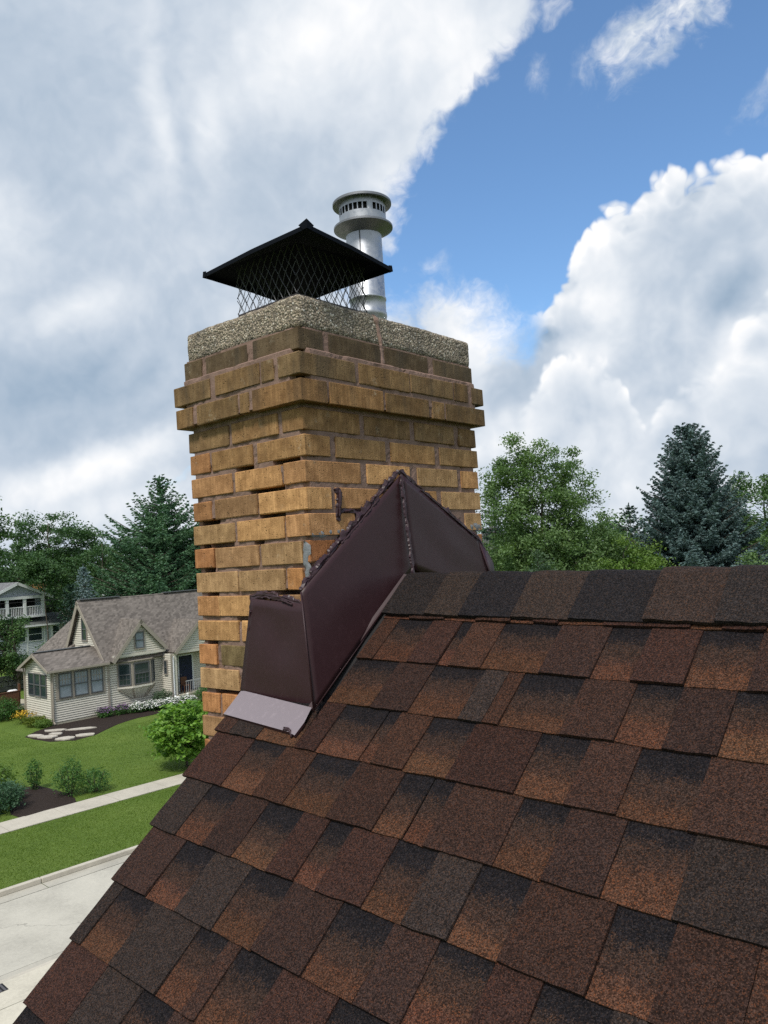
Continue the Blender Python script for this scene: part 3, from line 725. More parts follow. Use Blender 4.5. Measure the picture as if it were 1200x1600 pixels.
# crown: rounded slab of exposed-aggregate concrete with a cracked joint
def rounded_slab(lo, hi, rad, step):
    lo = np.array(lo, float); hi = np.array(hi, float); V, F = [], []
    for ax in range(3):
        o = [a for a in range(3) if a != ax]
        n0_, n1_ = [max(2, int((hi[a] - lo[a]) / step)) for a in o]
        for s in (0, 1):
            base = len(V)
            for i in range(n0_ + 1):
                for j in range(n1_ + 1):
                    q = np.zeros(3); q[ax] = hi[ax] if s else lo[ax]
                    q[o[0]] = lo[o[0]] + (hi[o[0]] - lo[o[0]]) * i / n0_; q[o[1]] = lo[o[1]] + (hi[o[1]] - lo[o[1]]) * j / n1_
                    inn = np.clip(q, lo + rad, hi - rad); d = q - inn; L_ = np.linalg.norm(d)
                    nn = d / L_ if L_ > 0 else d
                    k = 0.0012 * fbm(q, 45.0) + 0.0030 * fbm(q, 9.0, 4.0)
                    V.append(inn + nn * (rad + k))
            w = n1_ + 1
            for i in range(n0_):
                for j in range(n1_):
                    f = (base + i * w + j, base + (i + 1) * w + j, base + (i + 1) * w + j + 1, base + i * w + j + 1)
                    flip = (s == 0) ^ (ax == 1)
                    F.append(f[::-1] if flip else f)
    return np.array(V), np.array(F)
CLO, CHI = (-0.472, 0.001, 0.260), (0.006, 0.770, 0.349)
V, F = rounded_slab(CLO, CHI, 0.014, 0.006)
crown = arr_mesh('crown', V, F, M['aggregate'], chimney, True)
ico = [(0, 0, 1), (.894, 0, .447), (.276, .851, .447), (-.724, .526, .447), (-.724, -.526, .447), (.276, -.851, .447), (.724, .526, -.447), (-.276, .851, -.447), (-.894, 0, -.447), (-.276, -.851, -.447), (.724, -.526, -.447), (0, 0, -1)]
icof = [(0, 1, 2), (0, 2, 3), (0, 3, 4), (0, 4, 5), (0, 5, 1), (1, 6, 2), (2, 7, 3), (3, 8, 4), (4, 9, 5), (5, 10, 1), (2, 6, 7), (3, 7, 8), (4, 8, 9), (5, 9, 10), (1, 10, 6), (6, 11, 7), (7, 11, 8), (8, 11, 9), (9, 11, 10), (10, 11, 6)]
def pebbles(name, pts, smin, smax, mat, parent):
    ic = np.array(ico); fc = np.array(icof); n = len(pts)
    sc = rng.uniform(smin, smax, (n, 1, 1)) * rng.uniform(0.65, 1.25, (n, 1, 3))
    ang = rng.uniform(0, 6.28, n); ca, sa = np.cos(ang), np.sin(ang)
    v = ic[None] * sc * (1 + rng.uniform(-0.18, 0.18, (n, 12, 1)))
    x = v[..., 0] * ca[:, None] - v[..., 1] * sa[:, None]; y = v[..., 0] * sa[:, None] + v[..., 1] * ca[:, None]
    tl = rng.uniform(0, 6.28, n); ct, st = np.cos(tl)[:, None], np.sin(tl)[:, None]; z = v[..., 2]
    v = np.stack([x, y * ct - z * st, y * st + z * ct], -1) + np.asarray(pts)[:, None]
    f = fc[None] + (np.arange(n) * 12)[:, None, None]
    return arr_mesh(name, v.reshape(-1, 3), f.reshape(-1, 3), mat, parent)
tri = F; A_ = V[tri[:, 0]]; nrm = np.cross(V[tri[:, 1]] - A_, V[tri[:, 3]] - A_); ar = np.linalg.norm(nrm, axis=1)
pick = rng.choice(len(F), 13000, p=ar / ar.sum()); wts = rng.dirichlet((1, 1, 1, 1), 13000)
pp = (V[tri[pick]] * wts[..., None]).sum(1) - (nrm[pick] / ar[pick][:, None]) * 0.0011
o = pebbles('aggregate', pp, 0.0011, 0.0026, M['pebble'], crown); o['kind'] = 'stuff'
def ribbon(name, pts, wdt, thick, nrm, mat, parent, seed=1):
    """an uneven smear of mortar or sealant lying on a face"""
    rr = random.Random(seed); mb = MB(); pts = [Vector(p) for p in pts]; nrm = Vector(nrm)
    vs, fs = [], []
    fine = []
    for i in range(len(pts) - 1):
        n = max(2, int((pts[i + 1] - pts[i]).length / 0.006))
        fine += [pts[i].lerp(pts[i + 1], t / n) for t in range(n)]
    fine.append(pts[-1]); N = len(fine)
    for i, p in enumerate(fine):
        d = (fine[min(i + 1, N - 1)] - fine[max(i - 1, 0)]).normalized(); sd = d.cross(nrm).normalized()
        wl = wdt * max(0.3, 1 + 0.9 * fbm(p, 42.0, seed) + 0.4 * fbm(p, 120.0, seed)); wr = wdt * max(0.3, 1 + 0.9 * fbm(p, 42.0, seed + 5.0) + 0.4 * fbm(p, 130.0, seed)); th = thick * max(0.3, 1 + 0.8 * fbm(p, 60.0, seed + 9))
        if i in (0, N - 1): wl *= 0.4; wr *= 0.4; th *= 0.3
        vs += [p - sd * wl - nrm * 0.002, p - sd * wl * 0.6 + nrm * th * 0.8, p + nrm * th * (1 + rr.uniform(-.2, .2)), p + sd * wr * 0.6 + nrm * th * 0.8, p + sd * wr - nrm * 0.002]
    for i in range(N - 1):
        for j in range(4): fs.append((i * 5 + j, i * 5 + j + 1, (i + 1) * 5 + j + 1, (i + 1) * 5 + j))
    fs += [(0, 1, 2, 3, 4), tuple((N - 1) * 5 + j for j in range(4, -1, -1))]
    mb.add(vs, fs)
    return mb.build(name, mat, parent, True)
ribbon('crack_filler', [(0.0, 0.298, 0.35), (0.006, 0.304, 0.336), (0.006, 0.312, 0.30), (0.008, 0.316, 0.262)], 0.009, 0.003, (1, 0, 0), M['pinkmortar'], crown, 3)
ribbon('mortar_joint', [(0.008, 0.316, 0.258), (0.010, 0.314, 0.203)], 0.011, 0.002, (1, 0, 0), M['pinkmortar'], chimney, 4)
ribbon('cement_patch', [(0.0, 0.004, -0.268), (0.0, 0.07, -0.265), (0.0, 0.14, -0.262)], 0.0085, 0.0016, (1, 0, 0), M['cement'], chimney, 5)
ribbon('cement_patch', [(-0.016, 0.0, -0.285), (-0.014, 0.0, -0.33), (-0.013, 0.0, -0.40)], 0.0105, 0.0010, (0, -1, 0), M['cement'], chimney, 6)
ribbon('cement_patch', [(0.0, 0.71, -0.258), (0.0, 0.74, -0.256), (0.0, 0.775, -0.262)], 0.011, 0.0018, (1, 0, 0), M['cement'], chimney, 7)

# flashing: bent maroon sheets sealed to the brick
fl = MB()
def sheet(poly, nrm, t=0.0016):
    mbx = MB(); mbx.prism([Vector(p) for p in poly], Vector(nrm) * -t); return mbx
def bil_patch(c00, c10, c11, c01, n, m, seed, amp):
    """a slightly oil-canned sheet between four corners"""
    vs, fs = [], []; c = [Vector(x) for x in (c00, c10, c11, c01)]
    nn = (c[1] - c[0]).cross(c[3] - c[0]).normalized()
    for i in range(n + 1):
        for j in range(m + 1):
            s, t = i / n, j / m
            q = c[0] * (1 - s) * (1 - t) + c[1] * s * (1 - t) + c[2] * s * t + c[3] * (1 - s) * t
            q = q + nn * amp * mnoise.noise(Vector((s * 2.1 + seed, t * 2.1, seed))) * math.sin(math.pi * s) ** .5 * math.sin(math.pi * t) ** .5
            vs.append(q)
    for i in range(n):
        for j in range(m): fs.append((i * (m + 1) + j, (i + 1) * (m + 1) + j, (i + 1) * (m + 1) + j + 1, i * (m + 1) + j + 1))
    return vs, fs
pTL, pPK, pFB, pLC = (0.013, -0.052, -0.409), (0.014, 0.362, -0.104), (0.036, 0.361, -00.376), (0.052, -0.068, -0.689)
mb = MB(); mb.add(*bil_patch(pTL, pPK, pFB, pLC, 20, 14, 1.3, 0.004))
flash = mb.build('flashing', M['maroon'], house, True)
flash.modifiers.new('thickness', 'SOLIDIFY').thickness = 0.0018
mb = MB(); mb.add(*bil_patch((0.014, 0.362, -0.104), (0.010, 0.735, -0.300), (0.018, 0.815, -0.50), (0.036, 0.361, -00.376), 18, 12, 5.1, 0.004))
mb.add([(0.010, 0.735, -0.300), (0.011, 0.812, -0.378), (0.03, 0.80, -0.50)], [(0, 1, 2)])
o = mb.build('flashing_panel', M['maroon'], flash, True); o.modifiers.new('thickness', 'SOLIDIFY').thickness = 0.0018
mb = MB(); mb.add(*bil_patch((-0.225, -0.010, -0.425), (-0.015, -0.010, -0.442), (0.045, -0.024, -0.712), (-0.279, -0.020, -0.684), 16, 12, 8.7, 0.012))
o = mb.build('flashing_panel', M['maroon'], flash, True); o.modifiers.new('thickness', 'SOLIDIFY').thickness = 0.0018
mb = MB()                                       # hems: folded edges of the big panel
mb.tube([(0.0145, -0.052, -0.409), (0.0375, -0.0645, -0.55), (0.0625, -0.077, -0.690)], 0.0022, 6)
mb.tube([(0.0525, -0.068, -0.688), (0.036, 0.361, -00.376)], 0.0022, 6)
mb.build('hem', M['maroon'], flash, True)
mb = MB()                                       # foot of the wall flashing lying on the shingles
mb.add([rp(-0.020, 0.502, 0.018), rp(-0.008, 0.502, 0.0135), rp(0.0105, 0.02, 0.0145), rp(0.0, 0.02, 0.020), rp(-0.008, 0.502, 0.0095), rp(0.0105, 0.02, 0.0105)], [(0, 1, 2, 3), (1, 4, 5, 2)])
mb.build('flashing_foot', M['maroon'], flash)
mb = MB()                                       # apron over the shingles below the chimney, lower edge turned down
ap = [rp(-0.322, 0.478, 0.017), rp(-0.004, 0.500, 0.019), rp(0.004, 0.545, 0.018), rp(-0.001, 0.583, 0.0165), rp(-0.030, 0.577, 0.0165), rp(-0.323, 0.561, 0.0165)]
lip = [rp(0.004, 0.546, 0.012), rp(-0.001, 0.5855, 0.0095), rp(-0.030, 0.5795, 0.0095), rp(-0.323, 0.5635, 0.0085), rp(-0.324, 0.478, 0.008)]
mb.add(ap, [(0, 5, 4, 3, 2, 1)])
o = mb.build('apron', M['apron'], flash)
mb = MB(); mb.add(ap + lip, [(2, 3, 7, 6), (3, 4, 8, 7), (4, 5, 9, 8), (5, 0, 10, 9)])
mb.build('drip_lip', M['maroon'], flash)
def bead(name, pts, rad, seed, parent, flat=(1, 0, 0), k=0.6):
    """hand-run sealant: a lumpy tube with drips and ridges"""
    rr = random.Random(seed); pts = [Vector(p) for p in pts]; fine = []
    for i in range(len(pts) - 1):
        n = max(2, int((pts[i + 1] - pts[i]).length / 0.0045))
        fine += [pts[i].lerp(pts[i + 1], t / n) for t in range(n)]
    fine.append(pts[-1]); mbx = MB(); rad_ = []; out = []
    for i, p in enumerate(fine):
        f = 1 + 0.55 * fbm(p, 38.0, seed) + 0.35 * fbm(p, 110.0, seed + 3)
        rad_.append(max(0.0015, rad * f)); out.append(p + Vector((rr.uniform(-1, 1), rr.uniform(-1, 1), rr.uniform(-1, 1))) * rad * 0.22 + Vector(flat) * rad * 0.3 * fbm(p, 25.0, seed + 7))
    mbx.tube(out, rad_, 9)
    off = [(p + Vector((0, 0, 1)) * rad * (0.9 + 0.8 * fbm(p, 20.0, seed + 11))) for p in out]
    mbx.tube(off, [max(0.001, q * k) for q in rad_[::-1]], 7)
    for i in range(0, len(fine) - 3, 23):           # drips and pulled ridges
        if rr.random() < 0.5:
            q = out[i] + Vector(flat) * rad * 0.6; L_ = rr.uniform(0.8, 2.2) * rad
            mbx.tube([q, q - Vector((0, rr.uniform(-.5, .5) * L_, L_ * 0.6)), q - Vector((0, rr.uniform(-.5, .8) * L_, L_))], [rad * 0.5, rad * 0.42, rad * 0.2], 6)
    return mbx.build(name, M['sealant'], parent, True)
def smear(name, pts, wdt, thick, nrm, parent, seed):
    """hand-tooled sealant: a ragged strip with creases along it and torn edges, faceted so it catches the light"""
    pts = [Vector(p) for p in pts]; nrm = Vector(nrm).normalized(); fine = []; mbx = MB()
    for i in range(len(pts) - 1):
        n = max(2, int((pts[i + 1] - pts[i]).length / 0.0042)); fine += [pts[i].lerp(pts[i + 1], t / n) for t in range(n)]
    fine.append(pts[-1]); N = len(fine); K = 7; vs, fs = [], []
    for i, p in enumerate(fine):
        d = (fine[min(i + 1, N - 1)] - fine[max(i - 1, 0)]).normalized(); sd = d.cross(nrm).normalized()
        wl = wdt * max(0.25, 1 + 0.9 * fbm(p, 40.0, seed) + 0.5 * fbm(p, 130.0, seed)); wr = wdt * max(0.25, 1 + 0.9 * fbm(p, 40.0, seed + 5.0) + 0.5 * fbm(p, 130.0, seed + 2))
        if i in (0, N - 1): wl *= .4; wr *= .4
        for j in range(K):
            u = -1 + 2 * j / (K - 1); e = 1 - abs(u) ** 3
            h = thick * e * max(0.15, 0.65 + 0.9 * mnoise.noise(Vector((i * 0.10 + seed, j * 1.7, seed))) + 0.4 * mnoise.noise(Vector((i * 0.22, j * 2.3 + seed, 3.0)))) - (0.0015 if j in (0, K - 1) else 0)
            vs.append(p + sd * (u * (wr if u > 0 else wl)) + nrm * h)
    for i in range(N - 1):
        for j in range(K - 1): fs.append((i * K + j, i * K + j + 1, (i + 1) * K + j + 1, (i + 1) * K + j))
    mbx.add(vs, fs); return mbx.build(name, M['sealant'], parent, False)
top_l = [(0.004, -0.045, -0.405), (0.006, 0.02, -0.350), (0.006, 0.10, -0.290), (0.006, 0.17, -0.240), (0.006, 0.26, -0.170), (0.006, 0.33, -0.118), (0.008, 0.362, -0.094)]
top_r = [(0.008, 0.362, -0.094), (0.006, 0.45, -0.142), (0.006, 0.60, -0.222), (0.006, 0.74, -0.298), (0.006, 0.81, -0.374)]
smear('sealant_smear', top_l, 0.0105, 0.006, (1, 0, 0), flash, 31); smear('sealant_smear', top_r, 0.0095, 0.005, (1, 0, 0), flash, 32)
sh_ = lambda pts, dx, dz: [(x + dx, y, z + dz) for x, y, z in pts]
bead('sealant_bead', sh_(top_l[2:5], .008, -.006), 0.0022, 21, flash); bead('sealant_bead', sh_(top_r[1:4], .008, -.006), 0.0020, 22, flash)
fold_l = [(0.018, 0.357, -0.106), (0.027, 0.351, -0.16), (0.041, 0.342, -0.25), (0.052, 0.336, -0.32), (0.063, 0.329, -0.39)]
smear('sealant_smear', fold_l, 0.0085, 0.004, (0.95, 0.2, 0.2), flash, 33); bead('sealant_bead', fold_l[-2:], 0.0030, 34, flash)
edge_s = [(-0.226, -0.008, -0.480), (-0.226, -0.008, -0.422), (-0.17, -0.008, -0.416), (-0.10, -0.008, -0.424), (-0.06, -0.008, -0.436), (-0.012, -0.008, -0.440)]
smear('sealant_smear', edge_s, 0.0095, 0.005, (0, -1, 0), flash, 35); bead('sealant_bead', [(x, y - .007, z - .006) for x, y, z in edge_s[3:5]], 0.0022, 24, flash, (0, -1, 0))
smear('sealant_smear', [(-0.229, -0.008, -0.455), (-0.233, -0.009, -0.495), (-0.240, -0.01, -0.53)], 0.010, 0.008, (0, -1, 0), flash, 36)
smear('sealant_smear', [(0.0, 0.113, -0.148), (0.0, 0.112, -0.18), (0.0, 0.107, -0.236)], 0.011, 0.008, (1, 0, 0), flash, 37); bead('sealant_bead', [(0.006, 0.116, -0.155), (0.006, 0.107, -0.225)], 0.0042, 26, flash)
smear('sealant_smear', [(0.0, 0.112, -0.212), (0.0, 0.16, -0.208), (0.0, 0.205, -0.212)], 0.006, 0.005, (1, 0, 0), flash, 38); smear('sealant_smear', [(0.0, 0.195, -0.212), (0.0, 0.180, -0.225), (0.0, 0.160, -0.248)], 0.005, 0.005, (1, 0, 0), flash, 39)
bead('sealant_bead', [tuple(rp(-0.050, 0.572, 0.017)), tuple(rp(-0.030, 0.571, 0.019)), tuple(rp(-0.014, 0.586, 0.012))], 0.0035, 28, flash, tuple(en))

# ------------------------------------------------------------------ chimney cap and flue pipe (things standing on the crown)
cap = thing('chimney_cap', 'black peaked chimney cap with diamond wire mesh sides on the concrete crown', 'chimney cap', (-0.176, 0.2, 0.347))
CX0, CX1, CY0, CY1, CZ0, CZ1 = -0.300, -0.056, 0.060, 0.338, 0.350, 0.515
mb = MB()
mb.box((CX0, CY0, CZ0), (CX1, CY0 + .004, 0.376)); mb.box((CX1 - .004, CY0 + .004, CZ0), (CX1, CY1, 0.376)); mb.box((CX0, CY1 - .004, CZ0), (CX1 - .004, CY1, 0.376)); mb.box((CX0, CY0 + .004, CZ0), (CX0 + .004, CY1 - .004, 0.376))
mb.box((CX0 - .012, CY0 - .012, .346), (CX1 + .012, CY1 + .012, .3495))
mb.build('base_flange', M['capgrey'], cap)
mb = MB()
for cx_, cy_ in ((CX1, CY0 + 0.03), (CX1, CY1 - 0.03), (CX0 + 0.05, CY0), (CX1 - 0.05, CY0)):
    mb.lathe([(0.0, 0.004), (0.004, 0.004), (0.004, 0.0), (0.0, 0.0)], (cx_, cy_, 0.366), 8)
mb.build('screw', M['cap'], cap)
mb = MB()
def mesh_side(p0, p1, z0, z1, pitch=0.0275, hp=0.046, w=0.0011):
    p0 = Vector(p0); p1 = Vector(p1); L_ = (p1 - p0).length; d = (p1 - p0) / L_; sl = hp / pitch * 1.0
    H = z1 - z0; nrm = d.cross(Vector((0, 0, 1)))
    for sgn in (1, -1):
        run = H / (hp / pitch)
        s = -run
        while s < L_ + run:
            a, za = s, z0; b, zb = s + run, z1
            if a < 0: za += (0 - a) * hp / pitch; a = 0
            if b > L_: zb -= (b - L_) * hp / pitch; b = L_
            if b > a + 1e-4:
                aa, bb = (a, b) if sgn > 0 else (L_ - a, L_ - b)
                A0 = p0 + d * aa + Vector((0, 0, za)); B0 = p0 + d * bb + Vector((0, 0, zb))
                n_ = max(1, int((zb - za) / (hp / 2) + 0.5)); pts = [A0.lerp(B0, i / n_) for i in range(n_ + 1)]
                pts = [q + nrm * 0.0012 * sgn * (1 if i % 2 else -1) for i, q in enumerate(pts)]
                mb.tube(pts, w, 4, cap=False)
            s += pitch
mesh_side((CX0, CY0, 0), (CX1, CY0, 0), .374, CZ1); mesh_side((CX1, CY0, 0), (CX1, CY1, 0), .374, CZ1)
mesh_side((CX1, CY1, 0), (CX0, CY1, 0), .374, CZ1); mesh_side((CX0, CY1, 0), (CX0, CY0, 0), .374, CZ1)
mb.build('wire_mesh', M['wire'], cap)
N_, L0, F_, R0 = Vector((0.070, -0.014, 0.506)), Vector((-0.378, -0.004, 0.503)), Vector((-0.42, 0.392, 0.505)), Vector((0.024, 0.378, 0.498))
apex = Vector((-0.176, 0.19, 0.585))
N_, L0, F_, R0 = [apex.lerp(q_, 0.972) + Vector((0, 0, (q_.z - apex.z) * 0.028)) for q_ in (N_, L0, F_, R0)]
mb = MB(); ring = [N_, L0, F_, R0]; dn = Vector((0, 0, -0.012)); t_ = Vector((0, 0, -0.0018))
def out_of(p): d = Vector((p.x - apex.x, p.y - apex.y, 0)).normalized(); return p + d * 0.002
low_ = [out_of(p) + dn for p in ring]
for i in range(4):
    a, b = ring[i], ring[(i + 1) % 4]; la, lb = low_[i], low_[(i + 1) % 4]
    mid = (a + b) / 2 + Vector((0, 0, 0.004))
    mb.add([a, mid, b, apex, la, (la + lb) / 2 + Vector((0, 0, .003)), lb], [(0, 3, 1), (1, 3, 2), (0, 1, 5, 4), (1, 2, 6, 5)])
hood = mb.build('hood', M['cap'], cap); sm = hood.modifiers.new('thickness', 'SOLIDIFY'); sm.thickness = 0.0018
for p, l in zip(ring, low_):                    # pinched sheet corners of the hood
    near = p is N_; k = 1.0 if near else 0.45
    d = Vector((p.x - apex.x, p.y - apex.y, 0)).normalized(); sd = Vector((-d.y, d.x, 0)); up_ = Vector((0, 0, 1))
    mb = MB()
    mb.add([p + sd * .020 * k - d * .020 * k + up_ * .004, p - sd * .020 * k - d * .020 * k + up_ * .004, p + d * .002 + up_ * .013 * k, l + d * .002, l + sd * .010 - d * .008, l - sd * .010 - d * .008, p - d * .012 * k + up_ * .012 * k],
           [(0, 6, 2), (6, 1, 2), (0, 2, 3, 4), (2, 1, 5, 3)])
    mb.build('folded_corner', M['cap'], cap)

flue = thing('flue_pipe', 'galvanised round vent pipe with slotted double-rimmed top behind the black cap', 'vent pipe', (-0.2, 0.515, 0.35))
fc = (-0.2, 0.512, -0.012)
mb = MB(); mb.lathe([(0.0575, 0.34), (0.0575, 0.438), (0.0593, 0.440), (0.0593, 0.452), (0.0575, 0.454), (0.0575, 0.492), (0.0600, 0.494), (0.0600, 0.500), (0.0575, 0.502), (0.0575, 0.735)], fc, 48)
mb.build('pipe', M['galv'], flue, True)
mb = MB()
for ang in (R_(-62), ):                          # lock seam up the pipe
    x, y = fc[0] + 0.0577 * math.cos(ang), fc[1] + 0.0577 * math.sin(ang)
    mb.tube([(x, y, 0.333), (x, y, 0.70)], 0.0022, 6)
mb.build('seam', M['galvdark'], flue, True)
mb = MB(); mb.lathe([(0.0575, 0.706), (0.065, 0.712), (0.0935, 0.728), (0.0950, 0.729), (0.0950, 0.735), (0.0935, 0.736), (0.0750, 0.745)], fc, 64, sharp=True)
mb.build('collar', M['galvdark'], flue, True)
mb = MB(); mb.lathe([(0.0752, 0.744), (0.0752, 0.768)], fc, 64); mb.lathe([(0.0752, 0.790), (0.0752, 0.812)], fc, 64)
NS = 30
for k in range(NS):                              # bars between the slots
    if k % 10 == 7: w0, w1 = -0.12, 1.12
    else: w0, w1 = -0.12, 0.12
    a_ = [2 * math.pi * (k + w0) / NS, 2 * math.pi * (k + (w0 + w1) / 2) / NS, 2 * math.pi * (k + w1) / NS]
    vs = [(fc[0] + rr_ * math.cos(a), fc[1] + rr_ * math.sin(a), z + fc[2]) for rr_ in (0.0752, 0.0732) for z in (0.7675, 0.7905) for a in a_]
    mb.add(vs, [(0, 1, 4, 3), (1, 2, 5, 4), (8, 7, 10, 11), (7, 6, 9, 10), (0, 3, 9, 6), (2, 8, 11, 5)])
mb.build('slotted_band', M['galv'], flue, True)
mb = MB(); mb.lathe([(0.0, 0.752), (0.0640, 0.752), (0.0640, 0.81), (0.0, 0.81)], fc, 40); mb.build('inner_liner', M['dark'], flue, True)
mb = MB(); mb.lathe([(0.0710, 0.8125), (0.0932, 0.806), (0.0950, 0.807), (0.0950, 0.814), (0.0925, 0.816), (0.063, 0.826), (0.0, 0.830)], fc, 64, sharp=True)
mb.build('rain_cap', M['galvdark'], flue, True)

# ------------------------------------------------------------------ ground, street, pavement
M['lawn'] = mat_lawn('lawn', (0.074, 0.128, 0.018), (0.116, 0.184, 0.029), (0.168, 0.235, 0.047))
M['street'] = mat_paving('concrete street', (0.47, 0.445, 0.375), cracks=0.45)
M['gutter'] = mat_paving('concrete gutter', (0.43, 0.405, 0.34), cracks=0.3)
M['walk'] = mat_paving('concrete walk', (0.50, 0.46, 0.38), cracks=0.12)
M['drive'] = mat_paving('concrete drive', (0.56, 0.52, 0.42), cracks=0.1)
M['mulch'] = simple('bark mulch', (0.030, 0.021, 0.017), 0.6, 14.0, 0.95, 0.9, 0.04, 0, 0.2, 8, 90)
M['blade'] = mat_leaf('grass blade', (0.106, 0.172, 0.024), (0.180, 0.255, 0.048), 0.4, 0.5, 0.6)
SA = R_(85.6); sd_ = Vector((math.cos(SA), math.sin(SA), 0)); sn_ = Vector((math.sin(SA), -math.cos(SA), 0))   # along the street; across, towards us
S0 = Vector((-20.12, 7.73, Z0))
def sp(s, w, z=0.0): return S0 + sd_ * s + sn_ * w + Vector((0, 0, z))
prof = [(-2500, 0), (-60, 0), (0, 0), (0.001, -0.14), (5.04, -0.14), (5.041, 0), (60, 0), (2500, 0)]
mb = MB(); ss = [-2500, -300, -60, -20, 0, 20, 60, 300, 2500]
for s in ss:
    for w, z in prof: mb.v.append(tuple(sp(s, w, z)))
nw = len(prof)
for i in range(len(ss) - 1):
    for j in range(nw - 1): mb.f.append((i * nw + j, (i + 1) * nw + j, (i + 1) * nw + j + 1, i * nw + j + 1)); mb.mi.append(0)
tag(mb.build('ground', M['lawn']), 'mown green lawn on both sides of the street', kind='structure')
def strip(name, w0, w1, z, mat, s0=-90, s1=90, h=0.0, label=None, parent=None):
    mb = MB()
    if h: mb.add([sp(s0, w0, z), sp(s1, w0, z), sp(s1, w1, z), sp(s0, w1, z), sp(s0, w0, z + h), sp(s1, w0, z + h), sp(s1, w1, z + h), sp(s0, w1, z + h)],
                 [(0, 3, 2, 1), (4, 5, 6, 7), (0, 1, 5, 4), (1, 2, 6, 5), (2, 3, 7, 6), (3, 0, 4, 7)])
    else: mb.add([sp(s0, w0, z), sp(s1, w0, z), sp(s1, w1, z), sp(s0, w1, z)], [(0, 3, 2, 1)])
    o = mb.build(name, mat, parent)
    if parent is None: tag(o, label, kind='structure')
    return o
road = strip('street', 0.62, 4.40, -0.132, M['street'], label='pale concrete street between two gutters')
rs = random.Random(3)
for w0, w1, nm in ((0.165, 0.605, 'gutter'), (4.415, 4.86, 'gutter')):
    gp = strip(nm, w0, w1, -0.130, M['gutter'], label='concrete gutter strip along the %s kerb' % ('far' if w0 < 1 else 'near'), s0=-90, s1=-14)
    s = -14.0
    while s < 26: strip('gutter_slab', w0, w1, -0.129, M['gutter'], s, s + 2.985, parent=gp); s += 3.0
def kerb(w0, w1, label):
    o = strip('kerb', w0, w1, -0.14, M['walk'], -90, -14, 0.142, label)
    s = -14.0
    while s < 26:
        k = strip('kerb_stone', w0, w1, -0.14, M['walk'], s, s + 2.988, 0.144 + rs.uniform(-.003, .003), parent=o)
        bv = k.modifiers.new('edge', 'BEVEL'); bv.width = 0.02; bv.segments = 2
        s += 3.0
kerb(0.002, 0.16, 'pale concrete kerb along the grass verge')
kerb(4.875, 5.038, 'low concrete kerb on our side of the street')
walk = strip('pavement', -5.78, -4.62, 0.003, M['walk'], -90, -24, 0.02, 'pale concrete pavement crossing the lawns')
s = -24.0
while s < 40:
    strip('paving_slab', -5.80, -4.60, 0.003, M['walk'], s, s + 1.835, 0.024 + rs.uniform(-.004, .004), parent=walk); s += 1.85
drive = strip('driveway', 5.05, 14.0, 0.004, M['drive'], -9, -2.33, 0.02, 'pale concrete driveway with scored joints')
strip('driveway_slab', 5.05, 6.05, 0.004, M['drive'], -2.315, 3.2, 0.022, parent=drive)
strip('driveway_slab', 6.07, 9.5, 0.004, M['drive'], -2.315, 3.2, 0.021, parent=drive)
strip('driveway_slab', 9.52, 14, 0.004, M['drive'], -2.315, 3.2, 0.023, parent=drive)
gd = thing('storm_drain', 'dark slotted drain grate at the near edge of the street', 'drain grate', tuple(sp(-2.0, 5.25, 0.024)))
mb = MB()
def obar(s0, s1, w0, w1, z0, z1): mb.add([sp(s0, w0, z0), sp(s1, w0, z0), sp(s1, w1, z0), sp(s0, w1, z0), sp(s0, w0, z1), sp(s1, w0, z1), sp(s1, w1, z1), sp(s0, w1, z1)], [(0, 3, 2, 1), (4, 5, 6, 7), (0, 1, 5, 4), (1, 2, 6, 5), (2, 3, 7, 6), (3, 0, 4, 7)])
obar(-2.28, -1.72, 5.07, 5.42, 0.0265, 0.0285); mb.build('pit', M['dark'], gd)
M['iron'] = simple('rusty iron', (0.09, 0.085, 0.09), 0.3, 30.0, 0.7)
for k in range(7):
    mb = MB(); obar(-2.28 + 0.08 * k, -2.24 + 0.08 * k, 5.07, 5.42, 0.029, 0.038); mb.build('bar', M['iron'], gd)

# ------------------------------------------------------------------ plants
def leaf_quads(C, size, aspect=0.5, up=0.35, droop=None, bend=True):
    """one pointed leaf per centre: two triangles folded along the midrib, facing mostly outwards/upwards at random"""
    n = len(C); C = np.asarray(C)
    nrm = rng.normal(size=(n, 3)); nrm[:, 2] = np.abs(nrm[:, 2]) + up; nrm /= np.linalg.norm(nrm, axis=1)[:, None]
    a = rng.normal(size=(n, 3))
    if droop is not None: a = a * 0.5 + droop
    a -= nrm * (a * nrm).sum(1)[:, None]; a /= np.linalg.norm(a, axis=1)[:, None] + 1e-9
    b = np.cross(nrm, a); sz = (size * rng.uniform(0.6, 1.3, n))[:, None]
    w = sz * aspect
    V = np.stack([C - a * sz * .5, C + b * w * .5 + nrm * w * .12, C + a * sz * .5, C - b * w * .5 + nrm * w * .12], 1)
    F = (np.arange(n) * 4)[:, None] + np.array([0, 1, 2, 3])
    return V.reshape(-1, 3), F
def limb_path(a, b, bow, n=6):
    a = np.array(a, float); b = np.array(b, float); t = np.linspace(0, 1, n)[:, None]
    q = a + (b - a) * t; q[:, 2] += bow * np.sin(np.pi * t[:, 0]) ; return [tuple(x) for x in q]
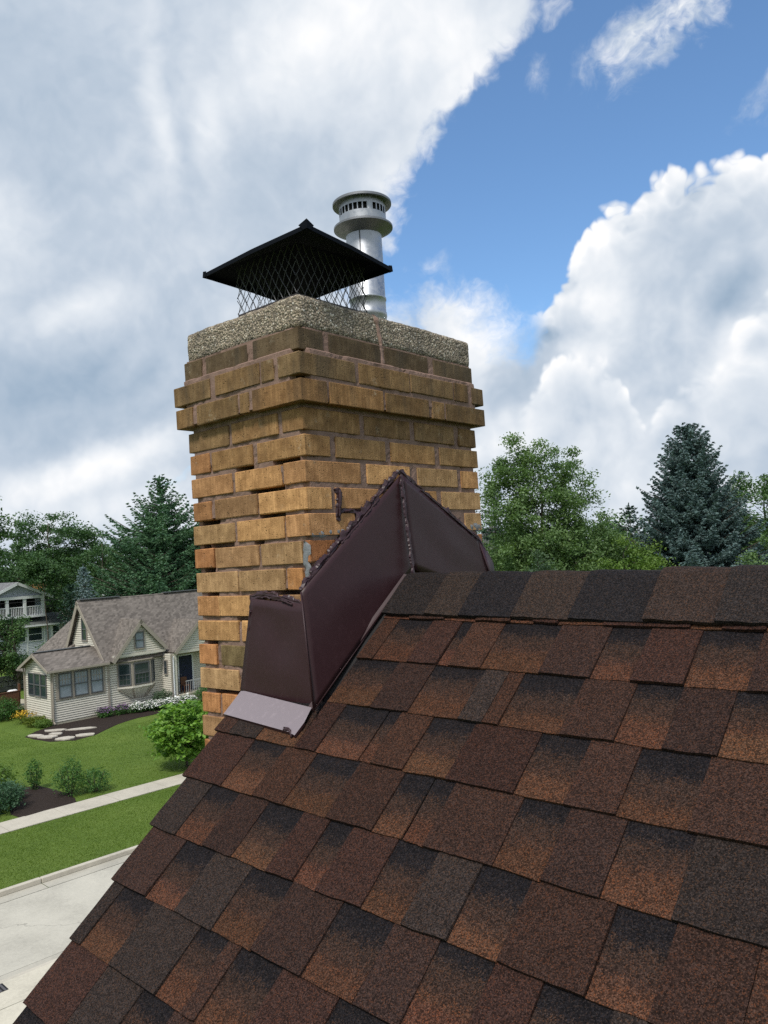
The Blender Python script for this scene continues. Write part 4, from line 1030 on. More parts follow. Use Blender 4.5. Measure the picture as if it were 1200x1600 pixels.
def broad_tree(name, label, x, y, h, lobes, n_clump, n_leaf, leaf, mats, group=None, trunk_r=0.16, clump_r=0.75, base=0.0, flat=0.7, kind_cat='tree', skip_inner=0.25, fine=0.0, aspect=0.5):
    """lobes: (dx, dy, z, rx, rz) ellipsoids that share out the clumps; limbs run from the trunk to the clumps"""
    t = thing(name, label, kind_cat, (x, y, Z0 + base), group=group)
    o0 = np.array([x, y, Z0 + base])
    vol = np.array([l[3] * l[3] * l[4] for l in lobes]) ** 0.75; vol = vol / vol.sum()
    cl, rad = [], []
    for i in range(n_clump):
        l = lobes[rng.choice(len(lobes), p=vol)]
        d = rng.normal(size=3); d /= np.linalg.norm(d)
        rr = (skip_inner + (1 - skip_inner) * rng.random() ** 0.42) * (1 + 0.28 * mnoise.noise(Vector(d * 2.2) + Vector((x, y, 0))))
        cl.append(o0 + np.array([l[0], l[1], l[2]]) + d * rr * np.array([l[3], l[3], l[4]])); rad.append(clump_r * rng.uniform(0.55, 1.25))
    cl = np.array(cl); rad = np.array(rad)
    k = max(4, n_leaf // n_clump); cc = np.repeat(cl, k, 0); rr = np.repeat(rad, k)
    off = rng.normal(size=(len(cc), 3)) * 0.5; ln = np.linalg.norm(off, axis=1); off /= np.maximum(1, ln / 1.25)[:, None]
    off[:, 2] *= flat
    P = cc + off * rr[:, None]
    V, F = leaf_quads(P, leaf, aspect)
    arr_mesh('crown', V, F, mats[0], t)
    mb = MB(); top = o0 + np.array([0, 0, h * 0.86])
    tr = [tuple(o0 + np.array([0.12 * math.sin(z * 0.7 + x), 0.12 * math.cos(z * 0.9 + y), z])) for z in np.linspace(-0.1, h * 0.86, 9)]
    mb.tube(tr, list(np.linspace(trunk_r * 1.25, trunk_r * 0.12, 9)), 9)
    for i in rng.choice(len(cl), min(len(cl), 46), replace=False):
        c = cl[i]; dz = np.hypot(c[0] - x, c[1] - y) * 0.8
        za = np.clip(c[2] - o0[2] - dz, h * 0.12, h * 0.8)
        f = 1 - za / (h * 0.9); a = o0 + np.array([0, 0, za])
        mb.tube(limb_path(a, c, 0.25, 6), list(np.linspace(max(0.02, trunk_r * 0.42 * f), 0.012, 6)), 5)
    mb.build('trunk', mats[1], t, True)
    return t
def conifer(name, label, x, y, h, base_r, z0, n_wh, per, mats, group=None, droop=0.18, upt=0.25, irregular=0.2, needle=(0.17, 0.055), dens=1.0, power=0.85, trunk_r=0.16, base=0.0, shape=None, tuft=3):
    """whorls of boughs; each bough carries side twigs of needle sprays and turns up at its tip"""
    t = thing(name, label, 'tree', (x, y, Z0 + base), group=group); o0 = np.array([x, y, Z0 + base]); C, D = [], []
    mb = MB(); mb.tube([tuple(o0 + np.array([0, 0, z])) for z in np.linspace(-0.1, h * 0.985, 8)], list(np.linspace(trunk_r, 0.02, 8)), 8)
    for w in range(n_wh):
        f = (w + rng.uniform(-.3, .3)) / n_wh; f = min(max(f, 0), 0.985); z = z0 + (h - z0) * f
        prof_ = base_r * (1 - f) ** power if shape is None else base_r * float(np.interp(f, shape[0], shape[1]))
        nb = max(4, int(per * (0.55 + 0.6 * (1 - f)))); ph = rng.uniform(0, 6.28)
        for k in range(nb):
            a = ph + 6.283 * k / nb + rng.uniform(-.25, .25)
            L_ = max(0.16, prof_ * (1 + irregular * rng.normal())); dr = np.array([math.cos(a), math.sin(a), 0.0])
            n = max(4, int(L_ / 0.13 * dens)); s = np.linspace(0.12, 1, n)
            zz = -droop * L_ * np.sin(s * math.pi * .6) * (1 - f * .8) + upt * L_ * s ** 3 + (0.55 * f ** 2) * L_ * s
            p = o0 + np.array([0, 0, z]) + dr * (s * L_)[:, None]; p[:, 2] += zz
            if L_ > 0.7: mb.tube([tuple(p[0] - dr * 0.1 * L_), tuple(p[len(p) // 2]), tuple(p[-1])], [0.018 + 0.012 * L_, 0.012 + 0.005 * L_, 0.006], 4, cap=False)
            sd = np.array([-dr[1], dr[0], 0])
            for sg in (-1, 1):
                tl = (0.10 + 0.30 * L_ * (1 - s) ** 0.8 * np.sin(np.clip(s * 3.2, 0, 1.57))) * rng.uniform(0.6, 1.25, n)
                m_ = np.maximum(1, (tl / (needle[0] * 0.55)).astype(int))
                for i in range(n):
                    dd = dr * 0.6 + sd * sg * 0.8 + np.array([0, 0, rng.uniform(-.28, .22)]); dd /= np.linalg.norm(dd)
                    for q in range(m_[i]):
                        c = p[i] + dd * tl[i] * (q + .6) / m_[i]
                        for _ in range(tuft):
                            C.append(c + rng.normal(size=3) * 0.028); D.append(dd + rng.normal(size=3) * 0.42)
            for _ in range(4): C.append(p[-1] + dr * 0.05); D.append(dr + rng.normal(size=3) * 0.35 + np.array([0, 0, .25]))
    for q in range(14): C.append(o0 + np.array([0, 0, h - 0.03 * q])); D.append(np.array([rng.normal() * .4, rng.normal() * .4, 1.0]))
    C = np.array(C); D = np.array(D); D /= np.linalg.norm(D, axis=1)[:, None]; n = len(C)
    nr = rng.normal(size=(n, 3)); b = np.cross(D, nr); b /= np.linalg.norm(b, axis=1)[:, None] + 1e-9
    l = (needle[0] * rng.uniform(.7, 1.3, n))[:, None]; w_ = (needle[1] * rng.uniform(.7, 1.3, n))[:, None]
    V = np.stack([C - D * l * .5, C + b * w_ * .5, C + D * l * .5, C - b * w_ * .5], 1).reshape(-1, 3)
    F = (np.arange(n) * 4)[:, None] + np.array([0, 1, 2, 3])
    arr_mesh('crown', V, F, mats[0], t); mb.build('trunk', mats[1], t, True)
    return t
M['bark'] = simple('bark', (0.085, 0.070, 0.055), 0.4, 20.0, 0.95, 0.9, 0.02)
L_ = lambda n, a, b, tr=0.3, sc=0.9, cl=0.55: mat_leaf(n, a, b, tr, sc, cl)
M['cotton'] = L_('cottonwood leaf', (0.072, 0.137, 0.052), (0.195, 0.293, 0.117), 0.32)
M['maple'] = L_('dark broad leaf', (0.034, 0.083, 0.036), (0.098, 0.182, 0.065), 0.25)
M['maple2'] = L_('mid broad leaf', (0.046, 0.104, 0.044), (0.124, 0.215, 0.072), 0.28)
M['pale'] = L_('light green leaf', (0.077, 0.149, 0.031), (0.182, 0.281, 0.066), 0.35)
M['bright'] = L_('bright green leaf', (0.06, 0.16, 0.022), (0.25, 0.42, 0.075), 0.35, 3.0, 0.35)
M['spruce'] = L_('blue spruce needle', (0.055, 0.099, 0.097), (0.138, 0.204, 0.198), 0.05, 1.2, 0.5)
M['sprucepale'] = L_('pale blue spruce needle', (0.11, 0.175, 0.18), (0.24, 0.32, 0.325), 0.05, 1.2, 0.4)
M['pine'] = L_('pine needle', (0.039, 0.104, 0.058), (0.117, 0.221, 0.104), 0.1, 0.8, 0.6)
M['darkcon'] = L_('dark conifer needle', (0.018, 0.046, 0.032), (0.045, 0.092, 0.054), 0.05, 1.0)
M['grey_shrub'] = L_('grey green leaf', (0.040, 0.080, 0.045), (0.105, 0.160, 0.090), 0.25)
M['shrub'] = L_('shrub leaf', (0.024, 0.083, 0.020), (0.094, 0.204, 0.046), 0.25, 4.0)
M['blue_leaf'] = L_('blue green leaf', (0.025, 0.070, 0.035), (0.080, 0.155, 0.080), 0.25, 4.0)
M['yellowleaf'] = L_('yellow green leaf', (0.06, 0.11, 0.015), (0.20, 0.23, 0.03), 0.3, 4.0)

# right of the chimney
broad_tree('cottonwood_tree', 'tall airy green tree with open leafy crown just right of the chimney', -19.2, 35.3, 13.6,
    [(-1.2, -0.8, 10.6, 1.6, 2.8), (0.2, 0.2, 11.6, 1.3, 2.2), (1.2, 0.9, 10.4, 1.5, 2.2), (-0.6, -.3, 8.0, 2.6, 2.2), (1.7, 1.4, 7.6, 2.2, 2.2), (0.2, 0, 5.2, 3.0, 2.4)],
    360, 74000, 0.16, (M['cotton'], M['bark']), trunk_r=0.2, clump_r=0.62, skip_inner=0.1)
broad_tree('broadleaf_tree', 'lower yellow green tree in front of the tall airy tree, beside the blue spruce', -15.6, 36.6, 8.6,
    [(0, 0, 5.5, 2.2, 2.6), (-1.4, -1.0, 4.6, 1.8, 2.2), (0.9, .8, 6.3, 1.3, 1.6)], 130, 24000, 0.15, (M['pale'], M['bark']), trunk_r=0.14, clump_r=0.6)
broad_tree('small_tree', 'small grey green leafy tree showing just above the roof ridge', -16.3, 29.6, 7.9,
    [(0, 0, 5.6, 1.1, 2.1), (-.8, -.6, 5.0, .9, 1.6)], 60, 11000, 0.10, (M['grey_shrub'], M['bark']), trunk_r=0.08, clump_r=0.42)
broad_tree('small_tree', 'small bright yellow green tree between chimney and grey green tree', -18.6, 28.8, 7.4,
    [(0, 0, 5.6, .9, 1.6), (.6, .5, 5.2, .9, 1.4)], 50, 9000, 0.10, (M['pale'], M['bark']), trunk_r=0.08, clump_r=0.42)
conifer('blue_spruce', 'big blue spruce with dense layered boughs above the roof ridge', -13.5, 41.2, 13.8, 4.55, 1.0, 50, 18, (M['spruce'], M['bark']),
    droop=0.16, upt=0.22, irregular=0.13, needle=(0.20, 0.085), dens=1.0, trunk_r=0.22, shape=([0, .25, .41, .55, .7, .85, .95, 1], [1.0, .97, .84, .60, .43, .29, .15, .05]), tuft=3)
conifer('dark_conifer', 'dark conifer with drooping boughs peeping out behind the chimney edge', -28.4, 45.2, 12.6, 3.4, 1.5, 30, 9, (M['darkcon'], M['bark']), irregular=0.3, needle=(0.26, 0.085), dens=0.7, tuft=2)
conifer('dark_conifer', 'dark conifer between the airy tree and the blue spruce, farther back', -22.6, 54.2, 10.6, 3.6, 1.5, 26, 9, (M['darkcon'], M['bark']), irregular=0.3, needle=(0.28, 0.09), dens=0.6, tuft=2)
conifer('dark_conifer', 'dark conifer filling the gap below the airy tree, low behind its trunk', -24.5, 46.5, 8.8, 3.4, 1.0, 24, 9, (M['darkcon'], M['bark']), irregular=0.25, needle=(0.28, 0.09), dens=0.6, tuft=2)
broad_tree('broadleaf_tree', 'round dark green tree behind the right side of the blue spruce', -14.0, 56.8, 12.9,
    [(0, 0, 9.4, 3.2, 2.9), (2.6, 2.0, 9.0, 3.0, 2.9), (-1, -1, 5.5, 3.2, 3), (3, 3, 5, 3, 3)], 250, 44000, 0.22, (M['maple2'], M['bark']), trunk_r=0.2, clump_r=0.9)
broad_tree('broadleaf_tree', 'leafy green tree at the far right edge beyond the roof ridge', -8.6, 38.2, 8.5,
    [(0, 0, 5.8, 1.6, 2.2), (1.0, .7, 5.0, 1.6, 2.0)], 80, 14000, 0.14, (M['cotton'], M['bark']), trunk_r=0.12, clump_r=0.55)
broad_tree('broadleaf_tree', 'dark tree low behind the blue spruce on its left', -17.6, 50.0, 8.6,
    [(0, 0, 5.4, 3.0, 2.8), (2, 1.6, 4.6, 2.6, 2.4)], 100, 15000, 0.2, (M['maple'], M['bark']), clump_r=0.8)

# beyond the neighbour's house
conifer('white_pine', 'tall dark green pine with a ragged spire just left of the chimney', -63.3, 42.0, 16.7, 5.5, 1.5, 40, 11, (M['pine'], M['bark']),
    droop=0.05, upt=0.22, irregular=0.3, needle=(0.34, 0.12), dens=0.55, trunk_r=0.26, shape=([0, .2, .4, .55, .7, .8, .9, 1], [1.0, 1.0, .92, .78, .52, .30, .17, .05]), tuft=3)
conifer('white_pine', 'lower bushy pine between the spired pine and the chimney', -62.0, 46.8, 12.4, 4.6, 1.0, 28, 10, (M['pine'], M['bark']), droop=0.05, upt=0.22, irregular=0.3, needle=(0.34, 0.12), dens=0.55,
    shape=([0, .3, .6, .8, 1], [1, .95, .75, .5, .12]), tuft=2)
conifer('white_pine', 'broad low pine just behind the ridge of the cream house', -60.4, 39.6, 9.3, 4.2, 0.6, 24, 11, (M['pine'], M['bark']), droop=0.04, upt=0.22, irregular=0.28, needle=(0.32, 0.12), dens=0.55,
    shape=([0, .3, .6, .8, 1], [1, 1, .8, .55, .12]), tuft=2)
broad_tree('locust_tree', 'spreading dark green tree with feathery top behind the white house', -86.5, 42.6, 16.2,
    [(0, 0, 11.6, 4.4, 4.0), (-3.4, -2.3, 9.8, 3.9, 3.4), (2.9, 2.1, 11.0, 3.4, 3.1), (0, 0, 6.6, 5.4, 3.4)], 260, 34000, 0.31, (M['maple'], M['bark']), trunk_r=0.3, clump_r=1.1, flat=0.5)
broad_tree('locust_tree', 'tall dark tree cut off by the left edge of the view', -55.6, 22.8, 14.6,
    [(-.6, -.4, 11.2, 1.7, 2.9), (-1.5, -1.5, 10, 2.6, 2.4)], 150, 22000, 0.22, (M['maple2'], M['bark']), trunk_r=0.22, clump_r=0.75, flat=0.55)
broad_tree('broadleaf_tree', 'dark rounded tree between the feathery tree and the pine', -72.3, 40.9, 12.6,
    [(0, 0, 8.4, 3.0, 3.2), (2.5, 2.2, 7.4, 3.0, 3.0), (-2, -2, 7, 3, 3), (0, 0, 4.5, 4, 3)], 200, 24000, 0.26, (M['maple'], M['bark']), trunk_r=0.22, clump_r=0.95)
broad_tree('broadleaf_tree', 'dark tree hanging low over the white house porch', -73.2, 35.4, 10.4,
    [(0, 0, 8.4, 1.5, 1.1), (-1.0, -.7, 9.0, 1.4, 1.1)], 60, 8000, 0.24, (M['maple'], M['bark']), trunk_r=0.07, clump_r=0.7)
broad_tree('broadleaf_tree', 'leafy green tree in front of the white house at the left edge', -55.2, 24.2, 5.9,
    [(-.3, -.2, 3.2, 1.4, 2.1), (1.5, 1.1, 2.0, 1.5, 1.2), (-1.3, -1.0, 3.4, 1.6, 2.2)], 100, 15000, 0.18, (M['maple2'], M['bark']), trunk_r=0.12, clump_r=0.6)
conifer('small_blue_spruce', 'small pale blue spruce behind the gable of the cream house', -61.8, 33.1, 8.55, 2.2, 0.4, 30, 11, (M['sprucepale'], M['bark']), needle=(0.24, 0.085), dens=0.7, irregular=0.12, power=0.8, tuft=2)
conifer('arborvitae', 'narrow dark evergreen beside the small pale blue spruce', -60.2, 31.1, 7.1, 1.0, 0.2, 26, 10, (M['darkcon'], M['bark']), needle=(0.24, 0.09), dens=0.7, irregular=0.12, upt=0.7, droop=0,
    shape=([0, .3, .6, .85, 1], [1, 1, .85, .5, .1]), tuft=2)
for i, (x, y, h, mt, lab) in enumerate([(-84, 47, 11.5, 'maple', 'dark tree far behind the orange house'), (-80, 58, 12.0, 'maple2', 'distant tree behind the pine, near the chimney edge'), (-96, 38, 12.5, 'maple', 'distant dark tree above the white house roof'),
        (-92, 60, 11.0, 'maple', 'distant tree farthest back between two pines'), (-70, 66, 12, 'maple', 'distant tree hidden behind the brick chimney'), (-48, 72, 10.5, 'maple2', 'distant tree behind the chimney on its right side'),
        (-38, 60, 10.2, 'maple', 'dark distant tree showing right beside the brick chimney'), (-32, 70, 11, 'maple2', 'distant tree behind the airy tree, upper middle'), (-20, 74, 10.8, 'maple', 'distant tree behind the dark conifers by the spruce'), (-6, 70, 11.5, 'maple', 'distant dark tree beyond the right edge tree'),
        (-2, 56, 10.5, 'maple2', 'distant tree past the far right end of the roof ridge')]):
    broad_tree('broadleaf_tree', lab, x, y, h, [(0, 0, h * .68, 4.0, h * .3), (2.4, 2, h * .55, 3.6, h * .3), (-2.4, -2, h * .5, 3.6, h * .3), (0, 0, h * .3, 4.4, h * .28)], 130, 15000, 0.32, (M[mt], M['bark']), clump_r=1.1, group='distant trees')
# far-off wood closing the horizon
C = []
for k in range(900):
    a = rng.uniform(R_(60), R_(205)); d = rng.uniform(150, 240)
    C.append((1.4 + d * math.cos(a), -1.4 + d * math.sin(a), Z0 + rng.uniform(1.0, 9.5)))
C = np.repeat(np.array(C), 60, 0); C = C + rng.normal(size=C.shape) * np.array([3.2, 3.2, 1.6]); C[:, 2] = np.maximum(C[:, 2], Z0 + 0.3)
V, F = leaf_quads(C, 1.0, 0.6)
tag(arr_mesh('far_woods', V, F, M['maple']), 'dark far-off wood along the horizon', kind='stuff')

# our side: bright young tree by the pavement, shrubs and beds (house frame: u along the neighbour's front, v away from us)
HA = R_(86.5); HO = Vector((-40.2034, 19.2615, Z0)); HU = Vector((math.cos(HA), math.sin(HA), 0)); HV = Vector((-math.sin(HA), math.cos(HA), 0))
def hw(u, v, z=0.0): return HO + HU * u + HV * v + Vector((0, 0, z))
def bush(name, label, u, v, h, r, n, leaf, mat, cat='shrub', group=None, nst=9, shape='round', aspect=0.5, up=0.35):
    c = hw(u, v); t = thing(name, label, cat, tuple(c), group=group); o0 = np.array(c)
    d = rng.normal(size=(n, 3)); d /= np.linalg.norm(d, axis=1)[:, None]; rr = (0.35 + 0.65 * rng.random(n) ** 0.5)
    lump = np.array([1 + 0.6 * mnoise.noise(Vector(q * 3.4) + Vector((u, v, 0))) for q in d])
    P = d * (rr * lump)[:, None] * np.array([r, r, h * 0.5]); P[:, 2] += h * 0.5
    if shape == 'column': P[:, :2] *= (0.75 + 0.35 * np.sin(np.clip(P[:, 2:3] / h, 0, 1) * 2.6))
    P[:, 2] = np.maximum(P[:, 2], 0.02)
    V, F = leaf_quads(P + o0, leaf, aspect, up); arr_mesh('foliage', V, F, mat, t)
    mb = MB()
    for k in range(nst):
        a = 6.283 * k / nst; e = o0 + np.array([math.cos(a) * r * .6, math.sin(a) * r * .6, h * rng.uniform(.55, .85)])
        mb.tube(limb_path(o0 + np.array([math.cos(a) * .06, math.sin(a) * .06, -.03]), e, 0.05, 4), [0.018, 0.014, 0.01, 0.006], 5)
    mb.build('stems', M['bark'], t)
    return t, P + o0
def bright_tree():
    c = hw(-0.72, -14.25); t = thing('young_tree', 'young tree with large bright green leaves beside the chimney foot, by the pavement', 'tree', tuple(c)); o0 = np.array(c)
    P = []
    for k in range(190):
        d = rng.normal(size=3); d /= np.linalg.norm(d); rr = 0.5 + 0.5 * rng.random()
        q = o0 + np.array([0, 0, 1.42]) + d * rr * np.array([1.32, 1.32, 1.22]); tip = d * np.array([1, 1, .15]); tip /= np.linalg.norm(tip)
        for j in range(26): P.append(q + tip * rng.uniform(-.28, .26) + rng.normal(size=3) * np.array([.13, .13, .05]))
    P = np.array(P); P[:, 2] = np.maximum(P[:, 2], o0[2] + 0.3)
    V, F = leaf_quads(P, 0.22, 0.55, 0.9); arr_mesh('crown', V, F, M['bright'], t)
    mb = MB(); mb.tube([tuple(o0 + np.array([0, 0, z])) for z in (-.05, .5, 1.2, 2.3)], [.055, .045, .035, .012], 8)
    for k in range(16):
        d = rng.normal(size=3); d /= np.linalg.norm(d); mb.tube(limb_path(o0 + np.array([0, 0, rng.uniform(.4, 1.3)]), o0 + np.array([0, 0, 1.7]) + d * np.array([1.0, 1.0, .9]), .08, 5), [.025, .02, .015, .01, .006], 5)
    mb.build('trunk', M['bark'], t, True)
bright_tree()
def sheet_ground(name, pts, z, mat, label, jag=0.06, th=0.03):
    """a bed with a wandering edge, slightly mounded"""
    pts = [Vector((p[0], p[1], 0)) for p in pts]; out = []
    for i in range(len(pts)):
        a, b = pts[i], pts[(i + 1) % len(pts)]; n = max(2, int((b - a).length / 0.2))
        for k in range(n):
            q = a.lerp(b, k / n); out.append(hw(q.x + jag * mnoise.noise(Vector((q.x * 3, q.y * 3, 1))), q.y + jag * mnoise.noise(Vector((q.x * 3, q.y * 3, 9))), z))
    c = sum(out, Vector()) / len(out); n = len(out); vs = list(out) + [q.lerp(c, 0.12) + Vector((0, 0, th)) for q in out] + [c + Vector((0, 0, th * 1.6))]
    fs = [(i, (i + 1) % n, n + (i + 1) % n, n + i) for i in range(n)] + [(n + i, n + (i + 1) % n, 2 * n) for i in range(n)]
    mb = MB(); mb.add(vs, fs); return tag(mb.build(name, mat), label, kind='structure')
sheet_ground('mulch_bed', [(-2.1, -1.5), (-2.05, -2.6), (-1.85, -3.9), (-1.0, -4.85), (.2, -4.55), (1.0, -3.9), (1.9, -3.25), (2.7, -2.85), (3.5, -2.6), (4.8, -2.65), (6.2, -2.6), (7.6, -2.5), (7.6, -1.1), (6.4, .05), (3.1, .05), (.0, .05), (-1.0, -.5)], 0.006, M['mulch'], 'dark mulch bed with a curved edge in front of the cream house')
sheet_ground('mulch_bed', [(-7.6, -14.3), (-7.0, -12.6), (-6.2, -11.0), (-5.5, -11.4), (-5.35, -12.6), (-5.3, -14.0), (-5.6, -15.05), (-7.5, -15.2)], 0.006, M['mulch'], 'dark mulch patch beside the pavement, between shrubs')
M['stone'] = simple('pale flagstone', (0.46, 0.42, 0.35), 0.3, 5.0, 0.9, 0.5, 0.02)
for (u, v, ru, rv, a, lab) in [(-1.72, -2.05, .26, .5, .3, 'smallest white stepping stone at the tip of the mulch bed'), (-1.52, -2.9, .29, .55, .5, 'white stepping stone second from the tip of the bed'), (-1.18, -4.1, .36, .5, .7, 'wide white stepping stone nearest the lawn edge'),
        (-.25, -4.3, .30, .5, 1.0, 'white stepping stone apart on the curved lawn edge'), (.30, -2.6, .24, .75, .9, 'long greyish stepping stone across the middle of the bed'), (-.62, -1.65, .25, .60, .7, 'greyish flat stone close to the house corner'), (-.95, -2.6, .25, .4, .4, 'small pale stone between the white stepping stones')]:
    mb = MB(); n = 11; rr2 = random.Random(int(u * 100)); poly = []
    for k in range(n):
        th = 6.283 * k / n; q = rr2.uniform(.82, 1.1); x, y = ru * q * math.cos(th), rv * q * math.sin(th)
        poly.append(hw(u + x * math.cos(a) - y * math.sin(a), v + x * math.sin(a) + y * math.cos(a), 0.03))
    mb.prism(poly, (0, 0, 0.055)); tag(mb.build('stepping_stone', M['stone']), lab, 'stepping stone', 'stepping stones in the bed')
bush('columnar_shrub', 'small dark upright shrub standing alone at the top of the mulch patch', -5.82, -11.95, 1.15, .30, 1100, .075, M['shrub'], shape='column', up=.1)
bush('spirea_shrub', 'taller of two rounded green shrubs by the pavement', -5.35, -13.9, 1.30, .56, 2300, .075, M['shrub'])
bush('spirea_shrub', 'lower spreading green shrub at the pavement edge', -4.55, -14.25, .85, .56, 1700, .07, M['shrub'])
bush('garden_shrub', 'blue green leafy plant at the left edge by the pavement', -7.75, -13.6, 1.05, .85, 3200, .10, M['blue_leaf'])
bush('garden_shrub', 'yellow green leafy plant at the left edge above the blue green one', -6.95, -10.9, 1.1, .8, 2600, .11, M['pale'])
bush('garden_shrub', 'low blue green plant beside the mulch patch, left edge', -7.1, -12.6, .6, .6, 2200, .09, M['blue_leaf'])
bush('rounded_shrub', 'olive green rounded shrub under the bay window', 6.05, -.75, .95, .62, 3600, .07, M['grey_shrub'], group=None)
bush('rounded_shrub', 'dark green shrub at the foot of the porch', 8.4, -2.0, .95, .8, 3600, .08, M['shrub'])
bush('hedge_shrub', 'dark rounded shrub at the left back corner of the cream house', -.9, 4.6, 1.2, .95, 4200, .09, M['shrub'])
bush('hedge_shrub', 'dark shrub farthest left below the wooden deck', -2.1, 5.4, 1.25, 1.05, 4200, .09, M['maple'])
bush('hedge_shrub', 'large leafy shrub at the left edge beside the deck', -1.6, 8.2, 2.2, 1.3, 5000, .12, M['blue_leaf'])
def flowers(name, label, u0, u1, v, h, rr, col, n, mat, cat='flowering plant', dv=0.0, petal=0.06, k=0.5):
    t, P = bush(name, label, (u0 + u1) / 2, v, h, rr, n, .08, mat, cat, nst=5)
    tp = P[P[:, 2] > Z0 + h * k]; tp = tp[rng.permutation(len(tp))[:int(n * .38)]]; tp = tp + np.array([0, 0, .03])
    V, F = leaf_quads(tp, petal, .9, 1.5); arr_mesh('blossoms', V, F, col, t)
M['white'] = simple('white petals', (0.78, 0.78, 0.74), 0.1, 5.0, 0.7)
M['purple'] = simple('purple petals', (0.24, 0.12, 0.28), 0.25, 5.0, 0.7)
M['yellow'] = simple('yellow petals', (0.70, 0.42, 0.03), 0.2, 5.0, 0.7)
flowers('purple_flowers', 'mauve flowering clump at the corner board of the sunroom', 2.3, 2.9, -.62, .55, .45, M['purple'], 1500, M['shrub'])
flowers('purple_flowers', 'mauve flowering clump nearest the white blossoms', 3.2, 3.9, -.75, .55, .5, M['purple'], 1500, M['shrub'])
for i, (u, v, lab) in enumerate([(4.35, -1.1, 'white blossoming mound next to the mauve clumps'), (5.0, -1.35, 'white blossoming mound below the bay window'), (5.65, -1.5, 'white blossoming mound in the middle of the white row'), (6.3, -1.6, 'white blossoming mound in front of the olive shrub'), (6.95, -1.8, 'white blossoming mound nearest the porch')]):
    flowers('white_flowers', lab, u, u, v, .55, .55, M['white'], 2600, M['shrub'], petal=.085, k=.35); 
flowers('yellow_flowers', 'yellow day lilies at the left wall of the sunroom', -.7, -.5, 2.3, .7, .6, M['yellow'], 700, M['yellowleaf'], petal=.07)
bush('grass_clump', 'yellow green grassy clump by the sunroom corner', -.55, .85, .5, .55, 2200, .16, M['yellowleaf'], aspect=.2, up=.1)
bush('grass_clump', 'green grassy clump nearest the sunroom corner board', -.45, .15, .4, .45, 1600, .15, M['pale'], aspect=.2, up=.1)

# grass blades over the lawns in view
def blades(name, label, n, s0, s1, w0, w1, hgt, avoid=None):
    s = rng.uniform(s0, s1, n); w = rng.uniform(w0, w1, n)
    P = np.array(S0)[None] + np.array(sd_)[None] * s[:, None] + np.array(sn_)[None] * w[:, None]
    if avoid is not None: P = P[avoid(P)]
    n = len(P); a = rng.uniform(0, 6.28, n); hh = hgt * rng.uniform(.6, 1.3, n); ln = rng.normal(size=(n, 2)) * hgt * .5
    dx = np.stack([np.cos(a), np.sin(a), np.zeros(n)], 1) * (hgt * .28)
    T = P + np.stack([ln[:, 0], ln[:, 1], hh], 1)
    V = np.stack([P - dx, P + dx, T], 1).reshape(-1, 3); F = (np.arange(n) * 3)[:, None] + np.array([0, 1, 2])
    tag(arr_mesh(name, V, F, M['blade']), label, kind='stuff')
hu = np.array(HU); hv = np.array(HV); ho = np.array(HO)
def lawn_ok(P):
    d = P - ho; u = d @ hu; v = d @ hv
    bed = (v > -4.9 + .28 * np.abs(u + .4)) & (u > -2.1) & (v > -5) | ((v > -2.7) & (u > 2))
    bed2 = (u > -7.6) & (u < -5.3) & (v < -11.0) & (v > -15.3)
    return ~(bed & (u > -2.1)) & ~bed2
blades('grass', 'short mown grass on the verge between kerb and pavement', 90000, -16, 16, -4.64, -0.02, 0.035)
blades('grass', 'short mown grass of the front lawn', 150000, -14, 22, -24, -5.77, 0.04, lawn_ok)

# ------------------------------------------------------------------ neighbour's cream house (local frame: x along the front, y away, z up)
M['siding'] = simple('cream vinyl siding', (0.62, 0.585, 0.50), 0.07, 1.5, 0.55, 0.1, 0.004, 0, 0.4)
M['trim'] = simple('taupe trim paint', (0.33, 0.29, 0.24), 0.1, 3.0, 0.6)
M['bsash'] = simple('dark grey window sash', (0.10, 0.105, 0.11), 0.15, 6.0, 0.5)
M['broof'] = mat_far_roof('weathered grey brown shingles', (0.158, 0.138, 0.121))
M['groof'] = mat_far_roof('grey green shingles', (0.105, 0.115, 0.110))
M['glass'] = mat_glass('window glass')
M['curtain'] = simple('net curtain behind glass', (0.26, 0.30, 0.34), 0.25, 3.0, 0.25, 0.1, 0.01, 0, 0.6)
M['wht'] = simple('white house paint', (0.70, 0.72, 0.74), 0.08, 2.0, 0.6)
M['wsiding'] = simple('white blue siding', (0.50, 0.54, 0.60), 0.08, 2.0, 0.6)
M['door'] = simple('navy door paint', (0.010, 0.014, 0.045), 0.2, 3.0, 0.4)
M['concrete'] = simple('porch concrete', (0.40, 0.37, 0.28), 0.15, 4.0, 0.9)
M['wood'] = simple('brown deck wood', (0.13, 0.058, 0.030), 0.3, 8.0, 0.8)
M['orange'] = simple('orange brick far off', (0.36, 0.17, 0.06), 0.25, 3.0, 0.9)
M['tarp'] = simple('white cover', (0.72, 0.71, 0.68), 0.1, 3.0, 0.7)
M['greyroof'] = mat_far_roof('pale grey far shingles', (0.17, 0.17, 0.175))
M['galvr'] = simple('grey railing paint', (0.38, 0.38, 0.37), 0.1, 3.0, 0.5)
def frame_mat(o, du, dn):
    """local frame for a wall: x along du, y out along dn, z up"""
    du = Vector(du).normalized(); dn = Vector(dn).normalized()
    m = Matrix((du, dn, Vector((0, 0, 1)))).transposed().to_4x4(); m.translation = Vector(o); return m
